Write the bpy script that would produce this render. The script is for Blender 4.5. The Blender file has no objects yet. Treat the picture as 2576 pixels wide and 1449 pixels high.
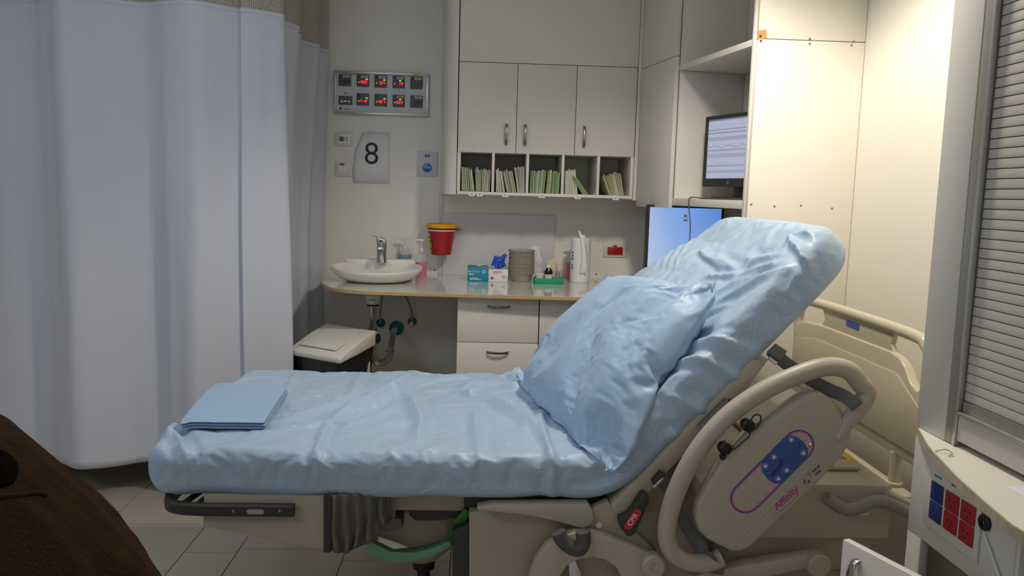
import bpy, bmesh, math, random
import numpy as np
from math import radians as R, sin, cos, pi
from mathutils import Vector, Matrix, noise

# ---------------------------------------------------------------- camera, light, exposure
scene = bpy.context.scene
C = scene.collection
F, CX, CY = 2000.0, 1288.0, 724.5            # focal length in pixels of the 2576 x 1449 frame
YAW, PIT, ROL, EYE = R(2.5), R(-6.8), R(1.6), 1.40
fwd = Vector((sin(YAW)*cos(PIT), cos(YAW)*cos(PIT), sin(PIT)))
_r0 = Vector((cos(YAW), -sin(YAW), 0)); _u0 = _r0.cross(fwd)
rt = _r0*cos(ROL) + _u0*sin(ROL); upv = -_r0*sin(ROL) + _u0*cos(ROL)
ORG = Vector((0, 0, EYE))
cd = bpy.data.cameras.new('camera'); cam = bpy.data.objects.new('camera', cd); C.objects.link(cam)
cd.sensor_width = 36.0; cd.lens = 36.0*F/2576.0; cd.clip_start = 0.05
cam.matrix_world = Matrix(((rt.x, upv.x, -fwd.x, 0), (rt.y, upv.y, -fwd.y, 0), (rt.z, upv.z, -fwd.z, EYE), (0, 0, 0, 1)))
scene.camera = cam
w = bpy.data.worlds.new('world'); scene.world = w; w.use_nodes = True
w.node_tree.nodes['Background'].inputs[0].default_value = (0.92, 0.96, 1.0, 1)
w.node_tree.nodes['Background'].inputs[1].default_value = 0.58

def lamp(name, kind, loc, power, color, target=None, **kw):
    d = bpy.data.lights.new(name, kind); d.energy = power; d.color = color
    for k, v in kw.items(): setattr(d, k, v)
    o = bpy.data.objects.new(name, d); o.location = loc; C.objects.link(o)
    if target is not None:
        o.rotation_euler = (Vector(target)-Vector(loc)).to_track_quat('-Z', 'Y').to_euler()
    return o
lamp('examination_lamp_light', 'SPOT', (0.70, 2.34, 2.48), 78, (1.0, 0.91, 0.78), (0.70, 2.40, 0), spot_size=R(146), spot_blend=0.45, shadow_soft_size=0.10)
lamp('ceiling_panel_light', 'AREA', (-0.75, 2.2, 2.62), 7.5, (0.84, 0.90, 1.0), (-0.75, 2.2, 0), shape='RECTANGLE', size=1.2, size_y=1.2)
lamp('left_fill_light', 'AREA', (-2.1, 0.2, 2.60), 17, (0.78, 0.87, 1.0), (-1.2, 1.6, 0), shape='RECTANGLE', size=1.2, size_y=0.6)  # added cool fill to lift curtain and console, no known fixture
vs = scene.view_settings
vs.view_transform = 'Standard'; vs.look = 'None'; vs.exposure = 0.0; vs.gamma = 1.0; vs.use_curve_mapping = False

# ---------------------------------------------------------------- pixel helpers (a pixel of the photograph onto a known plane)
def ray(x, y): return fwd*F + rt*(x-CX) - upv*(y-CY)
def aY(x, y, Y): d = ray(x, y); return ORG + d*(Y/d.y)
def aX(x, y, X): d = ray(x, y); return ORG + d*(X/d.x)
def aZ(x, y, Z): d = ray(x, y); return ORG + d*((Z-EYE)/d.z)
def xz(pts, Y): return [(p.x, p.z) for p in (aY(x, y, Y) for x, y in pts)]

# ---------------------------------------------------------------- materials
def srgb(c): return tuple(((v/255)/12.92 if v/255 <= 0.04045 else ((v/255+0.055)/1.055)**2.4) for v in c)
def mat(name, rgb, rough=0.5, metal=0.0, var=0.04, scale=8.0, bump=0.0, bscale=60.0, sheen=0.0, coat=0.0, alpha=1.0, emit=None, estr=0.0, spec=0.5, stretch=None):
    m = bpy.data.materials.new(name); m.use_nodes = True
    nt = m.node_tree; N = nt.nodes; L = nt.links; b = N['Principled BSDF']
    col = srgb(rgb)
    b.inputs['Roughness'].default_value = rough; b.inputs['Metallic'].default_value = metal
    b.inputs['Specular IOR Level'].default_value = spec
    b.inputs['Alpha'].default_value = alpha
    if sheen: b.inputs['Sheen Weight'].default_value = sheen
    if coat: b.inputs['Coat Weight'].default_value = coat; b.inputs['Coat Roughness'].default_value = 0.05
    tc = N.new('ShaderNodeTexCoord')
    src = tc.outputs['Object']
    if stretch:
        mp = N.new('ShaderNodeMapping'); mp.inputs['Scale'].default_value = stretch
        L.new(src, mp.inputs['Vector']); src = mp.outputs['Vector']
    n = N.new('ShaderNodeTexNoise'); n.inputs['Scale'].default_value = scale; n.inputs['Detail'].default_value = 4
    L.new(src, n.inputs['Vector'])
    mx = N.new('ShaderNodeMix'); mx.data_type = 'RGBA'
    mx.inputs['A'].default_value = (*[max(0, v*(1-var*1.6)) for v in col], 1)
    mx.inputs['B'].default_value = (*[min(1, v*(1+var*1.6)) for v in col], 1)
    L.new(n.outputs['Fac'], mx.inputs['Factor']); L.new(mx.outputs['Result'], b.inputs['Base Color'])
    if bump:
        n2 = N.new('ShaderNodeTexNoise'); n2.inputs['Scale'].default_value = bscale; n2.inputs['Detail'].default_value = 5
        L.new(src, n2.inputs['Vector'])
        bp = N.new('ShaderNodeBump'); bp.inputs['Strength'].default_value = bump; bp.inputs['Distance'].default_value = 0.004
        L.new(n2.outputs['Fac'], bp.inputs['Height']); L.new(bp.outputs['Normal'], b.inputs['Normal'])
    if emit:
        b.inputs['Emission Color'].default_value = (*srgb(emit), 1); b.inputs['Emission Strength'].default_value = estr
    return m
M = {}
M['wall'] = mat('wall_paint', (236, 233, 226), 0.75, var=0.015, scale=2, bump=0.04, bscale=220)
M['wallr'] = mat('right_wall_panel', (232, 226, 214), 0.6, var=0.01, scale=2)
M['wallf'] = mat('front_wall_paint', (150, 146, 138), 0.8)
M['ceil'] = mat('ceiling_paint', (242, 241, 238), 0.85)
M['tile'] = mat('floor_tile', (176, 166, 150), 0.35, var=0.06, scale=5, bump=0.03, bscale=90)
M['grout'] = mat('grout', (92, 86, 78), 0.9)
M['lam'] = mat('white_laminate', (224, 218, 209), 0.42, var=0.012, scale=3)
M['lam2'] = mat('panel_laminate', (230, 224, 210), 0.45, var=0.015, scale=3)
M['inner'] = mat('cabinet_inner', (232, 228, 220), 0.6, var=0.02)
M['counter'] = mat('counter_laminate', (222, 222, 212), 0.08, var=0.012, scale=3, coat=0.5)
M['ply'] = mat('plywood_edge', (196, 160, 116), 0.6, var=0.18, scale=30, stretch=(1, 1, 14))
M['brush'] = mat('brushed_metal', (150, 146, 138), 0.32, 1.0, var=0.05)
M['chrome'] = mat('chrome', (205, 205, 205), 0.08, 1.0, var=0.02)
M['dchrome'] = mat('dull_chrome', (160, 158, 154), 0.22, 1.0, var=0.05)
M['ceramic'] = mat('white_ceramic', (226, 224, 214), 0.1, var=0.008, coat=0.6)
M['plastic'] = mat('white_plastic', (222, 218, 206), 0.38, var=0.02)
M['black'] = mat('black_plastic', (22, 22, 24), 0.4, var=0.1)
M['rubber'] = mat('grey_rubber', (78, 78, 76), 0.65, var=0.08)
M['dkrubber'] = mat('dark_rubber', (52, 52, 52), 0.6, var=0.1)
M['tan'] = mat('bed_plastic', (178, 169, 152), 0.42, var=0.04, scale=3)
M['tan2'] = mat('bed_panel_plastic', (168, 157, 137), 0.5, var=0.05, scale=4)
M['cream'] = mat('headboard_plastic', (205, 194, 171), 0.3, var=0.03, scale=3)
M['strap'] = mat('grey_strap', (100, 103, 104), 0.8, var=0.1, scale=40, bump=0.3, bscale=300)
M['vinyl'] = mat('grey_vinyl', (104, 102, 96), 0.55, var=0.08, bump=0.1)
M['padblue'] = mat('keypad_blue', (58, 88, 152), 0.45)
M['grip'] = mat('light_grey_grip', (136, 133, 124), 0.6, var=0.05)
M['worn'] = mat('worn_board_edge', (178, 160, 134), 0.8, var=0.2, scale=40)
M['teal'] = mat('teal_plastic', (12, 104, 122), 0.3, var=0.08)
M['red'] = mat('red_plastic', (164, 26, 36), 0.35, var=0.04)
M['yellow'] = mat('yellow_plastic', (232, 172, 30), 0.35, var=0.03)
M['ylabel'] = mat('yellow_label', (220, 196, 40), 0.5, var=0.04)
M['pulp'] = mat('moulded_pulp', (172, 166, 150), 0.9, var=0.1, scale=30, bump=0.3, bscale=120)
M['paper'] = mat('white_paper', (226, 226, 228), 0.8, var=0.015)
M['board'] = mat('splashboard', (216, 215, 219), 0.5, var=0.015)
M['tissue'] = mat('tissue_paper', (232, 232, 232), 0.85, var=0.02, bump=0.15, bscale=90)
M['green'] = mat('green_plastic', (0, 158, 118), 0.35, var=0.04)
M['bglove'] = mat('blue_nitrile', (36, 84, 196), 0.4, var=0.08)
M['latex'] = mat('cream_latex', (222, 208, 172), 0.5, var=0.05)
M['shell'] = mat('clear_plastic', (206, 208, 214), 0.15, alpha=0.26, var=0.01)
M['bliq'] = mat('blue_liquid', (20, 150, 168), 0.15)
M['pliq'] = mat('pink_liquid', (226, 70, 100), 0.15)
M['tealbox'] = mat('teal_card', (0, 136, 164), 0.5, var=0.03)
M['whitebox'] = mat('white_card', (226, 224, 224), 0.5, var=0.01)
M['ink'] = mat('black_ink', (30, 30, 34), 0.6)
M['lead'] = mat('grey_print', (96, 96, 100), 0.6)
M['white'] = mat('white_print', (238, 238, 238), 0.6)
M['redprint'] = mat('red_print', (205, 40, 50), 0.6)
M['blueprint'] = mat('blue_print', (26, 92, 190), 0.35, coat=0.4)
M['purpleprint'] = mat('purple_print', (92, 74, 160), 0.5)
M['pinkprint'] = mat('pink_print', (196, 96, 150), 0.5)
M['magenta'] = mat('magenta_print', (186, 64, 136), 0.5)
M['darkmod'] = mat('module_face', (84, 84, 88), 0.45, var=0.04)
M['win'] = mat('display_window', (72, 22, 26), 0.25)
M['led'] = mat('red_digits', (255, 30, 50), 0.4, emit=(255, 24, 48), estr=2.2)
M['gled'] = mat('green_led', (40, 220, 40), 0.4, emit=(40, 235, 30), estr=1.6)
M['yled'] = mat('yellow_led', (170, 230, 20), 0.4, emit=(170, 235, 20), estr=1.8)
M['oled'] = mat('orange_led', (255, 90, 20), 0.4, emit=(255, 110, 20), estr=2.0)
M['dgreen'] = mat('dark_green_print', (24, 84, 60), 0.5)
M['alu'] = mat('aluminium', (196, 194, 194), 0.35, 0.8, var=0.03)
M['plate'] = mat('panel_plate', (208, 208, 212), 0.5, var=0.01)
M['shutter'] = mat('shutter_grey', (190, 186, 178), 0.45, var=0.03, scale=6)
M['tracksteel'] = mat('shutter_track', (150, 148, 136), 0.4, 0.3, var=0.04)
M['console'] = mat('console_white', (206, 204, 194), 0.42, var=0.02)
M['darkin'] = mat('niche_shade', (96, 104, 84), 0.7, var=0.05)  # greenish shadow inside the console niche, put into the colour
M['bsock'] = mat('blue_socket', (28, 48, 112), 0.4, var=0.06)
M['rsock'] = mat('red_socket', (158, 32, 34), 0.4, var=0.05)
M['bag'] = mat('black_bag', (16, 17, 20), 0.25, var=0.2, scale=14, bump=0.6, bscale=22)
M['gbag'] = mat('green_bag', (120, 178, 150), 0.35, var=0.08, bump=0.3, bscale=30)
M['gstrap'] = mat('green_strap', (58, 118, 40), 0.6, var=0.08)
M['fleece'] = mat('brown_fleece', (50, 32, 14), 0.95, var=0.28, scale=26, bump=0.9, bscale=240, spec=0.1)
M['darkpatch'] = mat('dark_patch', (14, 11, 9), 1.0, var=0.2, bump=0.4, spec=0.02)
M['tape'] = mat('clear_tape', (232, 232, 234), 0.12, alpha=0.75)
M['bluebag'] = mat('blue_bag', (24, 78, 140), 0.5, var=0.25, scale=20, bump=0.5, bscale=40)
M['torn'] = mat('bare_board', (206, 140, 84), 0.8, var=0.15, scale=40)
M['hose'] = mat('braided_hose', (164, 160, 152), 0.4, 0.6, var=0.2, scale=200)
M['wood'] = mat('chair_shell', (48, 46, 44), 0.6)

# cloth with a faint scroll print
def sheet_mat(name, rgb, lines=True):
    m = mat(name, rgb, 0.46, var=0.03, scale=5, bump=0.08, bscale=420, sheen=0.2, spec=0.5)
    nt = m.node_tree; N = nt.nodes; L = nt.links; b = N['Principled BSDF']
    if lines:
        tc = N.new('ShaderNodeTexCoord')
        n = N.new('ShaderNodeTexNoise'); n.inputs['Scale'].default_value = 9.0; n.inputs['Detail'].default_value = 1.0; n.inputs['Distortion'].default_value = 1.8
        L.new(tc.outputs['Object'], n.inputs['Vector'])
        a = N.new('ShaderNodeMath'); a.operation = 'MULTIPLY'; a.inputs[1].default_value = 9.0; L.new(n.outputs['Fac'], a.inputs[0])
        f = N.new('ShaderNodeMath'); f.operation = 'PINGPONG'; f.inputs[1].default_value = 0.5; L.new(a.outputs[0], f.inputs[0])
        g = N.new('ShaderNodeMath'); g.operation = 'LESS_THAN'; g.inputs[1].default_value = 0.028; L.new(f.outputs[0], g.inputs[0])
        n2 = N.new('ShaderNodeTexNoise'); n2.inputs['Scale'].default_value = 14.0; L.new(tc.outputs['Object'], n2.inputs['Vector'])
        h = N.new('ShaderNodeMath'); h.operation = 'GREATER_THAN'; h.inputs[1].default_value = 0.46; L.new(n2.outputs['Fac'], h.inputs[0])
        k = N.new('ShaderNodeMath'); k.operation = 'MULTIPLY'; L.new(g.outputs[0], k.inputs[0]); L.new(h.outputs[0], k.inputs[1])
        k2 = N.new('ShaderNodeMath'); k2.operation = 'MULTIPLY'; k2.inputs[1].default_value = 0.42; L.new(k.outputs[0], k2.inputs[0])
        old = b.inputs['Base Color'].links[0].from_socket
        mx = N.new('ShaderNodeMix'); mx.data_type = 'RGBA'; mx.inputs['B'].default_value = (0.82, 0.86, 0.9, 1)
        L.new(k2.outputs[0], mx.inputs['Factor']); L.new(old, mx.inputs['A']); L.new(mx.outputs['Result'], b.inputs['Base Color'])
    return m
M['sheet'] = sheet_mat('blue_sheet', (164, 189, 213))
M['case'] = sheet_mat('blue_pillowcase', (158, 187, 216), False)
M['fold'] = sheet_mat('blue_folded_sheet', (152, 183, 215), False)
M['curtain'] = mat('curtain_cloth', (200, 204, 215), 0.85, var=0.02, scale=4, bump=0.12, bscale=260, sheen=0.2)

def net_mat():
    m = mat('curtain_net', (178, 172, 158), 0.85)
    nt = m.node_tree; N = nt.nodes; L = nt.links; b = N['Principled BSDF']
    uv = N.new('ShaderNodeUVMap'); sp = N.new('ShaderNodeSeparateXYZ'); L.new(uv.outputs[0], sp.inputs[0])
    outs = []
    for ax in ('X', 'Y'):
        fr = N.new('ShaderNodeMath'); fr.operation = 'FRACT'; L.new(sp.outputs[ax], fr.inputs[0])
        ls = N.new('ShaderNodeMath'); ls.operation = 'LESS_THAN'; ls.inputs[1].default_value = 0.58; L.new(fr.outputs[0], ls.inputs[0]); outs.append(ls.outputs[0])
    mxx = N.new('ShaderNodeMath'); mxx.operation = 'MAXIMUM'; L.new(outs[0], mxx.inputs[0]); L.new(outs[1], mxx.inputs[1])
    L.new(mxx.outputs[0], b.inputs['Alpha'])
    return m
M['net'] = net_mat()

# ---------------------------------------------------------------- building helpers
WL = {}                                             # world origin of every object
def _link(name, me, m, parent, label, cat, group, kind):
    if m is not None: me.materials.append(M[m] if isinstance(m, str) else m)
    o = bpy.data.objects.new(name, me); C.objects.link(o)
    if parent is not None: o.parent = parent
    tag(o, label, cat, group, kind)
    return o
def tag(o, label=None, cat=None, group=None, kind=None):
    if label: o['label'] = label
    if cat: o['category'] = cat
    if group: o['group'] = group
    if kind: o['kind'] = kind
    return o
def thing(name, loc, label, cat, group=None, kind=None):
    o = bpy.data.objects.new(name, None); C.objects.link(o); o.location = loc; o.empty_display_size = 0.05
    WL[o] = Vector(loc); return tag(o, label, cat, group, kind)
def finish(name, bm, m, parent=None, label=None, cat=None, group=None, kind=None, smooth=False, fix=True):
    if fix: bmesh.ops.recalc_face_normals(bm, faces=bm.faces[:])
    if parent is not None: org = WL[parent]
    else:
        vs_ = [v.co for v in bm.verts]
        org = Vector(((min(v.x for v in vs_)+max(v.x for v in vs_))/2, (min(v.y for v in vs_)+max(v.y for v in vs_))/2, min(v.z for v in vs_)))
    for v in bm.verts: v.co -= org
    me = bpy.data.meshes.new(name); bm.to_mesh(me); bm.free()
    if smooth is True:
        for p in me.polygons: p.use_smooth = True
    elif smooth: 
        for p in me.polygons: p.use_smooth = True
        me.set_sharp_from_angle(angle=R(smooth))
    o = _link(name, me, m, parent, label, cat, group, kind)
    if parent is None: o.location = org
    WL[o] = org.copy()
    return o
def bevel(bm, off, seg=2, edges=None):
    if off > 0: bmesh.ops.bevel(bm, geom=edges or bm.edges[:], offset=off, segments=seg, profile=0.5, affect='EDGES', clamp_overlap=True)
def bm_box(bm, a, b, mtx=None):
    vs_ = [bm.verts.new((x, y, z)) for x in (a[0], b[0]) for y in (a[1], b[1]) for z in (a[2], b[2])]
    for f in ((0, 1, 3, 2), (4, 6, 7, 5), (0, 4, 5, 1), (2, 3, 7, 6), (0, 2, 6, 4), (1, 5, 7, 3)): bm.faces.new([vs_[i] for i in f])
    if mtx is not None:
        for v in vs_: v.co = mtx @ v.co
    return vs_
def box(name, a, b, m, parent=None, bev=0.0, mtx=None, seg=2, **kw):
    bm = bmesh.new(); bm_box(bm, a, b, mtx); bmesh.ops.recalc_face_normals(bm, faces=bm.faces[:]); bevel(bm, bev, seg)
    return finish(name, bm, m, parent, smooth=(40 if bev else False), **kw)
def boxes(name, lst, m, parent=None, bev=0.0, mtx=None, **kw):
    bm = bmesh.new()
    for a, b in lst: bm_box(bm, a, b, mtx)
    bmesh.ops.recalc_face_normals(bm, faces=bm.faces[:]); bevel(bm, bev, 1)
    return finish(name, bm, m, parent, **kw)
def poly(name, pts, d0, d1, m, parent=None, plane='XZ', bev=0.0, seg=2, mtx=None, smooth=40, **kw):
    """prism: outline pts in a plane, extruded between d0 and d1 on the third axis"""
    def P(p, d):
        if plane == 'XZ': return (p[0], d, p[1])
        if plane == 'YZ': return (d, p[0], p[1])
        return (p[0], p[1], d)
    bm = bmesh.new(); n = len(pts)
    A = [bm.verts.new(P(p, d0)) for p in pts]; B = [bm.verts.new(P(p, d1)) for p in pts]
    fa = bm.faces.new(A); fb = bm.faces.new(B[::-1])
    for i in range(n): bm.faces.new((A[i], A[(i+1) % n], B[(i+1) % n], B[i]))
    bmesh.ops.recalc_face_normals(bm, faces=bm.faces[:])
    if bev:
        ed = [e for e in bm.edges if (fa in e.link_faces or fb in e.link_faces)]
        bevel(bm, bev, seg, ed)
    bmesh.ops.triangulate(bm, faces=[f for f in bm.faces if len(f.verts) > 4])
    if mtx is not None:
        for v in bm.verts: v.co = mtx @ v.co
    return finish(name, bm, m, parent, smooth=smooth, **kw)
def catmull(pts, n=8, closed=False):
    P = [Vector(p) for p in pts]; out = []; N_ = len(P)
    for i in range(N_ if closed else N_-1):
        if closed: p0, p1, p2, p3 = P[(i-1) % N_], P[i], P[(i+1) % N_], P[(i+2) % N_]
        else: p0, p1, p2, p3 = P[max(i-1, 0)], P[i], P[i+1], P[min(i+2, N_-1)]
        for k in range(n):
            t = k/n
            out.append(0.5*((2*p1)+(-p0+p2)*t+(2*p0-5*p1+4*p2-p3)*t*t+(-p0+3*p1-3*p2+p3)*t**3))
    if not closed: out.append(P[-1])
    return out
def sweep(bm, pts, sec, hint=Vector((0, 1, 0)), closed=False, scale=None):
    """sweep a closed section (list of (a,b)) along pts; a is along side = tangent x hint, b along hint-ish"""
    n = len(pts); rings = []
    for i, p in enumerate(pts):
        t = (pts[(i+1) % n]-pts[i-1]) if closed else (pts[min(i+1, n-1)]-pts[max(i-1, 0)])
        t.normalize(); s = t.cross(hint)
        if s.length < 1e-5: s = t.cross(Vector((1, 0.1, 0.2)))
        s.normalize(); h = s.cross(t).normalized()
        k = scale[i] if scale else 1.0
        rings.append([bm.verts.new(p+s*a*k+h*b*k) for a, b in sec])
    m_ = len(sec)
    for i in range(n if closed else n-1):
        A, B = rings[i], rings[(i+1) % n]
        for j in range(m_): bm.faces.new((A[j], A[(j+1) % m_], B[(j+1) % m_], B[j]))
    if not closed: bm.faces.new(rings[0][::-1]); bm.faces.new(rings[-1])
def circ(r, n=12, r2=None): return [(r*cos(2*pi*k/n), (r2 or r)*sin(2*pi*k/n)) for k in range(n)]
def rrect(w_, h_, r, n=3):
    out = []
    for cx, cy, a0 in ((w_-r, h_-r, 0), (-w_+r, h_-r, 90), (-w_+r, -h_+r, 180), (w_-r, -h_+r, 270)):
        for k in range(n+1): a = R(a0+90*k/n); out.append((cx+r*cos(a), cy+r*sin(a)))
    return out
def tube(name, pts, r, m, parent=None, n=12, sm=8, closed=False, hint=Vector((0, 1, 0)), sec=None, scale=None, **kw):
    P = catmull(pts, sm, closed) if sm > 1 else [Vector(p) for p in pts]
    if scale:
        nn = len(P); sc = [scale[min(int(i/(nn-1)*(len(scale)-1)), len(scale)-2)]*(1-((i/(nn-1)*(len(scale)-1)) % 1)) + scale[min(int(i/(nn-1)*(len(scale)-1))+1, len(scale)-1)]*((i/(nn-1)*(len(scale)-1)) % 1) for i in range(nn)]
    else: sc = None
    bm = bmesh.new(); sweep(bm, P, sec or circ(r, n), hint, closed, sc)
    return finish(name, bm, m, parent, smooth=50, **kw)
def bm_lathe(bm, prof, c, seg=32, sx=1, sy=1, mtx=None):
    rings = []
    for r, z in prof:
        if r < 1e-6: rings.append([bm.verts.new((c[0], c[1], c[2]+z))])
        else: rings.append([bm.verts.new((c[0]+sx*r*cos(2*pi*k/seg), c[1]+sy*r*sin(2*pi*k/seg), c[2]+z)) for k in range(seg)])
    for A, B in zip(rings, rings[1:]):
        for k in range(seg):
            q = [A[k % len(A)], A[(k+1) % len(A)], B[(k+1) % len(B)], B[k % len(B)]]
            q = list(dict.fromkeys(q))
            if len(q) >= 3:
                try: bm.faces.new(q)
                except ValueError: pass
    if mtx is not None:
        for v in bm.verts: v.co = mtx @ v.co
def lathe(name, prof, c, m, parent=None, seg=32, sx=1, sy=1, mtx=None, smooth=35, **kw):
    bm = bmesh.new(); bm_lathe(bm, prof, c, seg, sx, sy, mtx); return finish(name, bm, m, parent, smooth=smooth, **kw)
def disc(name, c, axis, r, d, m, parent=None, seg=20, **kw):
    """a flat button at c, extruded d along axis"""
    q = Vector(axis).normalized().to_track_quat('Z', 'Y').to_matrix().to_4x4(); q.translation = Vector(c)
    return lathe(name, [(0, 0), (r, 0), (r, d*0.8), (r*0.93, d), (0, d)], (0, 0, 0), m, parent, seg, mtx=q, **kw)
def grid_mesh(name, G, m, parent=None, closed_u=False, caps=False, smooth=True, uv=None, solid=0.0, **kw):
    """G: array (nu, nv, 3); closed_u wraps the second axis"""
    G = np.asarray(G, float); nu, nv = G.shape[:2]
    org = WL[parent] if parent is not None else Vector(((G[..., 0].min()+G[..., 0].max())/2, (G[..., 1].min()+G[..., 1].max())/2, G[..., 2].min()))
    V = (G.reshape(-1, 3)-np.array(org))
    i, j = np.meshgrid(np.arange(nu-1), np.arange(nv if closed_u else nv-1), indexing='ij')
    j2 = (j+1) % nv
    Fc = np.stack([i*nv+j, i*nv+j2, (i+1)*nv+j2, (i+1)*nv+j], -1).reshape(-1, 4)
    faces = Fc.tolist()
    if caps: faces.append(list(range(nv))[::-1]); faces.append([(nu-1)*nv+k for k in range(nv)])
    me = bpy.data.meshes.new(name); me.from_pydata(V.tolist(), [], faces); me.update()
    bm = bmesh.new(); bm.from_mesh(me); bmesh.ops.recalc_face_normals(bm, faces=bm.faces[:])
    bm.to_mesh(me); bm.free()
    if smooth:
        for p in me.polygons: p.use_smooth = True
    if uv is not None:
        l = me.uv_layers.new(name='UVMap'); UV = np.asarray(uv).reshape(-1, 2)
        for lp in me.loops: l.data[lp.index].uv = UV[lp.vertex_index]
    o = _link(name, me, m, parent, kw.get('label'), kw.get('cat'), kw.get('group'), kw.get('kind'))
    if parent is None: o.location = org
    WL[o] = org.copy() if isinstance(org, Vector) else Vector(org)
    if solid:
        md = o.modifiers.new('thickness', 'SOLIDIFY'); md.thickness = solid; md.offset = 0
    return o
def text(name, body, size, o, ax, ay, m, parent=None, ext=0.0004, align='CENTER', shear=0.0, bold=0.0, **kw):
    cu = bpy.data.curves.new(name, 'FONT'); cu.body = body; cu.size = size; cu.extrude = ext; cu.align_x = align; cu.align_y = 'CENTER'; cu.shear = shear; cu.resolution_u = 3; cu.offset = bold
    t = bpy.data.objects.new('tmp', cu); C.objects.link(t); bpy.context.view_layer.update()
    dg = bpy.context.evaluated_depsgraph_get(); me = bpy.data.meshes.new_from_object(t.evaluated_get(dg))
    bpy.data.objects.remove(t); bpy.data.curves.remove(cu)
    bm = bmesh.new(); bm.from_mesh(me); bpy.data.meshes.remove(me)
    ax = Vector(ax).normalized(); ay = Vector(ay); ay = (ay-ax*ay.dot(ax)).normalized(); az = ax.cross(ay); o = Vector(o)
    for v in bm.verts: v.co = o+ax*v.co.x+ay*v.co.y+az*v.co.z
    for f in bm.faces: f.material_index = 0
    return finish(name, bm, m, parent, fix=False, **kw)
def greek(name, o, ax, ay, widths, h, m, parent, lead=1.7, seed=1, d=0.0004):
    """rows of tiny word-like marks: print too small to read"""
    ax = Vector(ax).normalized(); ay = Vector(ay); ay = (ay-ax*ay.dot(ax)).normalized(); az = ax.cross(ay); o = Vector(o); r_ = random.Random(seed); bm = bmesh.new()
    mt = Matrix(((ax.x, ay.x, az.x, o.x), (ax.y, ay.y, az.y, o.y), (ax.z, ay.z, az.z, o.z), (0, 0, 0, 1)))
    for k, w_ in enumerate(widths):
        x = -widths[0]/2; y = ((len(widths)-1)/2-k)*h*lead; end = x+w_
        while x < end-h*0.5:
            l_ = min(h*r_.uniform(1.2, 3.2), end-x); bm_box(bm, (x, y-h/2, -d), (x+l_, y+h/2, d), mt); x += l_+h*0.6
    return finish(name, bm, m, parent)
def copy_tree(o, delta, parent=None):
    c = o.copy(); C.objects.link(c); c.parent = parent
    if parent is None: c.location = o.location+Vector(delta); WL[c] = WL[o]+Vector(delta)
    else: WL[c] = WL[parent]
    for ch in o.children: copy_tree(ch, delta, c)
    return c
rnd = random.Random(7)
def nz(x, y, z, s=1.0): return noise.noise(Vector((x*s, y*s, z*s)))
def stadium(c0, c1, r, n=12):
    """outline of a stadium from c0 to c1 in 2D"""
    d = Vector((c1[0]-c0[0], c1[1]-c0[1])); a = math.atan2(d.y, d.x); out = []
    for k in range(n+1): t = a-pi/2+pi*k/n; out.append((c1[0]+r*cos(t), c1[1]+r*sin(t)))
    for k in range(n+1): t = a+pi/2+pi*k/n; out.append((c0[0]+r*cos(t), c0[1]+r*sin(t)))
    return out
def crumple(name, c, size, m, parent=None, seed=0, amp=0.45, freq=3.0, sub=4, **kw):
    bm = bmesh.new(); bmesh.ops.create_icosphere(bm, subdivisions=sub, radius=1)
    for v in bm.verts:
        p = v.co.copy()
        k = 1+amp*(noise.noise(p*freq+Vector((seed, 0, 0)))*0.8+abs(noise.noise(p*freq*2.1+Vector((0, seed, 0))))*0.7-0.2)
        v.co = Vector((c[0]+p.x*k*size[0], c[1]+p.y*k*size[1], c[2]+p.z*k*size[2]))
    return finish(name, bm, m, parent, smooth=28, **kw)

# ---------------------------------------------------------------- the room
WY, WX, LX, FYW, CZ = 4.60, 1.45, -2.95, -3.2, 2.66
floor = box('floor', (LX-0.1, FYW-0.1, -0.12), (WX+0.1, WY+0.1, -0.004), 'grout', kind='structure')
cols = [-2.95, -2.74, -2.33, -1.92, -1.51, -1.10, -0.90, -0.49, -0.08, 0.33, 0.74, 1.15, 1.45]
offs = {-1.51: 3.21, -1.10: 2.95, -0.90: 2.985, -0.49: 2.89}
tiles_proto = {}
for a, b in zip(cols, cols[1:]):
    y = offs.get(a, 2.95+0.13*math.sin(a*9)); y -= 0.41*math.ceil((y-FYW)/0.41)
    while y < WY:
        y0, y1 = max(y, FYW), min(y+0.41, WY)
        if y1-y0 > 0.02:
            key = (round(b-a, 3), round(y1-y0, 3))
            if key not in tiles_proto:
                bm = bmesh.new(); bm_box(bm, (0.0018, 0.0018, -0.0038), (b-a-0.0018, y1-y0-0.0018, 0.0)); bmesh.ops.recalc_face_normals(bm, faces=bm.faces[:])
                me = bpy.data.meshes.new('tile'); bm.to_mesh(me); bm.free(); me.materials.append(M['tile']); tiles_proto[key] = me
            o = bpy.data.objects.new('tile', tiles_proto[key]); C.objects.link(o); o.parent = floor
            o.location = Vector((a, y0, 0.0005*rnd.random()))-WL[floor]
        y += 0.41
box('ceiling', (LX-0.1, FYW-0.1, CZ), (WX+0.1, WY+0.1, CZ+0.1), 'ceil', kind='structure')
box('wall_back', (LX-0.1, WY, 0), (WX+0.1, WY+0.1, CZ), 'wall', kind='structure')
box('wall_right', (WX, FYW, 0), (WX+0.1, WY, CZ), 'wallr', kind='structure')
box('wall_left', (LX-0.1, FYW, 0), (LX, WY, CZ), 'wall', kind='structure')
t1 = box('trim_1', (-0.233, WY-0.006, 0.925), (-0.205, WY-0.0005, 1.39), 'plate', bev=0.001, kind='structure')
for z in (1.318, 1.225): disc('screw', (-0.219, WY-0.006, z), (0, -1, 0), 0.0045, 0.002, 'dchrome', t1)

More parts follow.
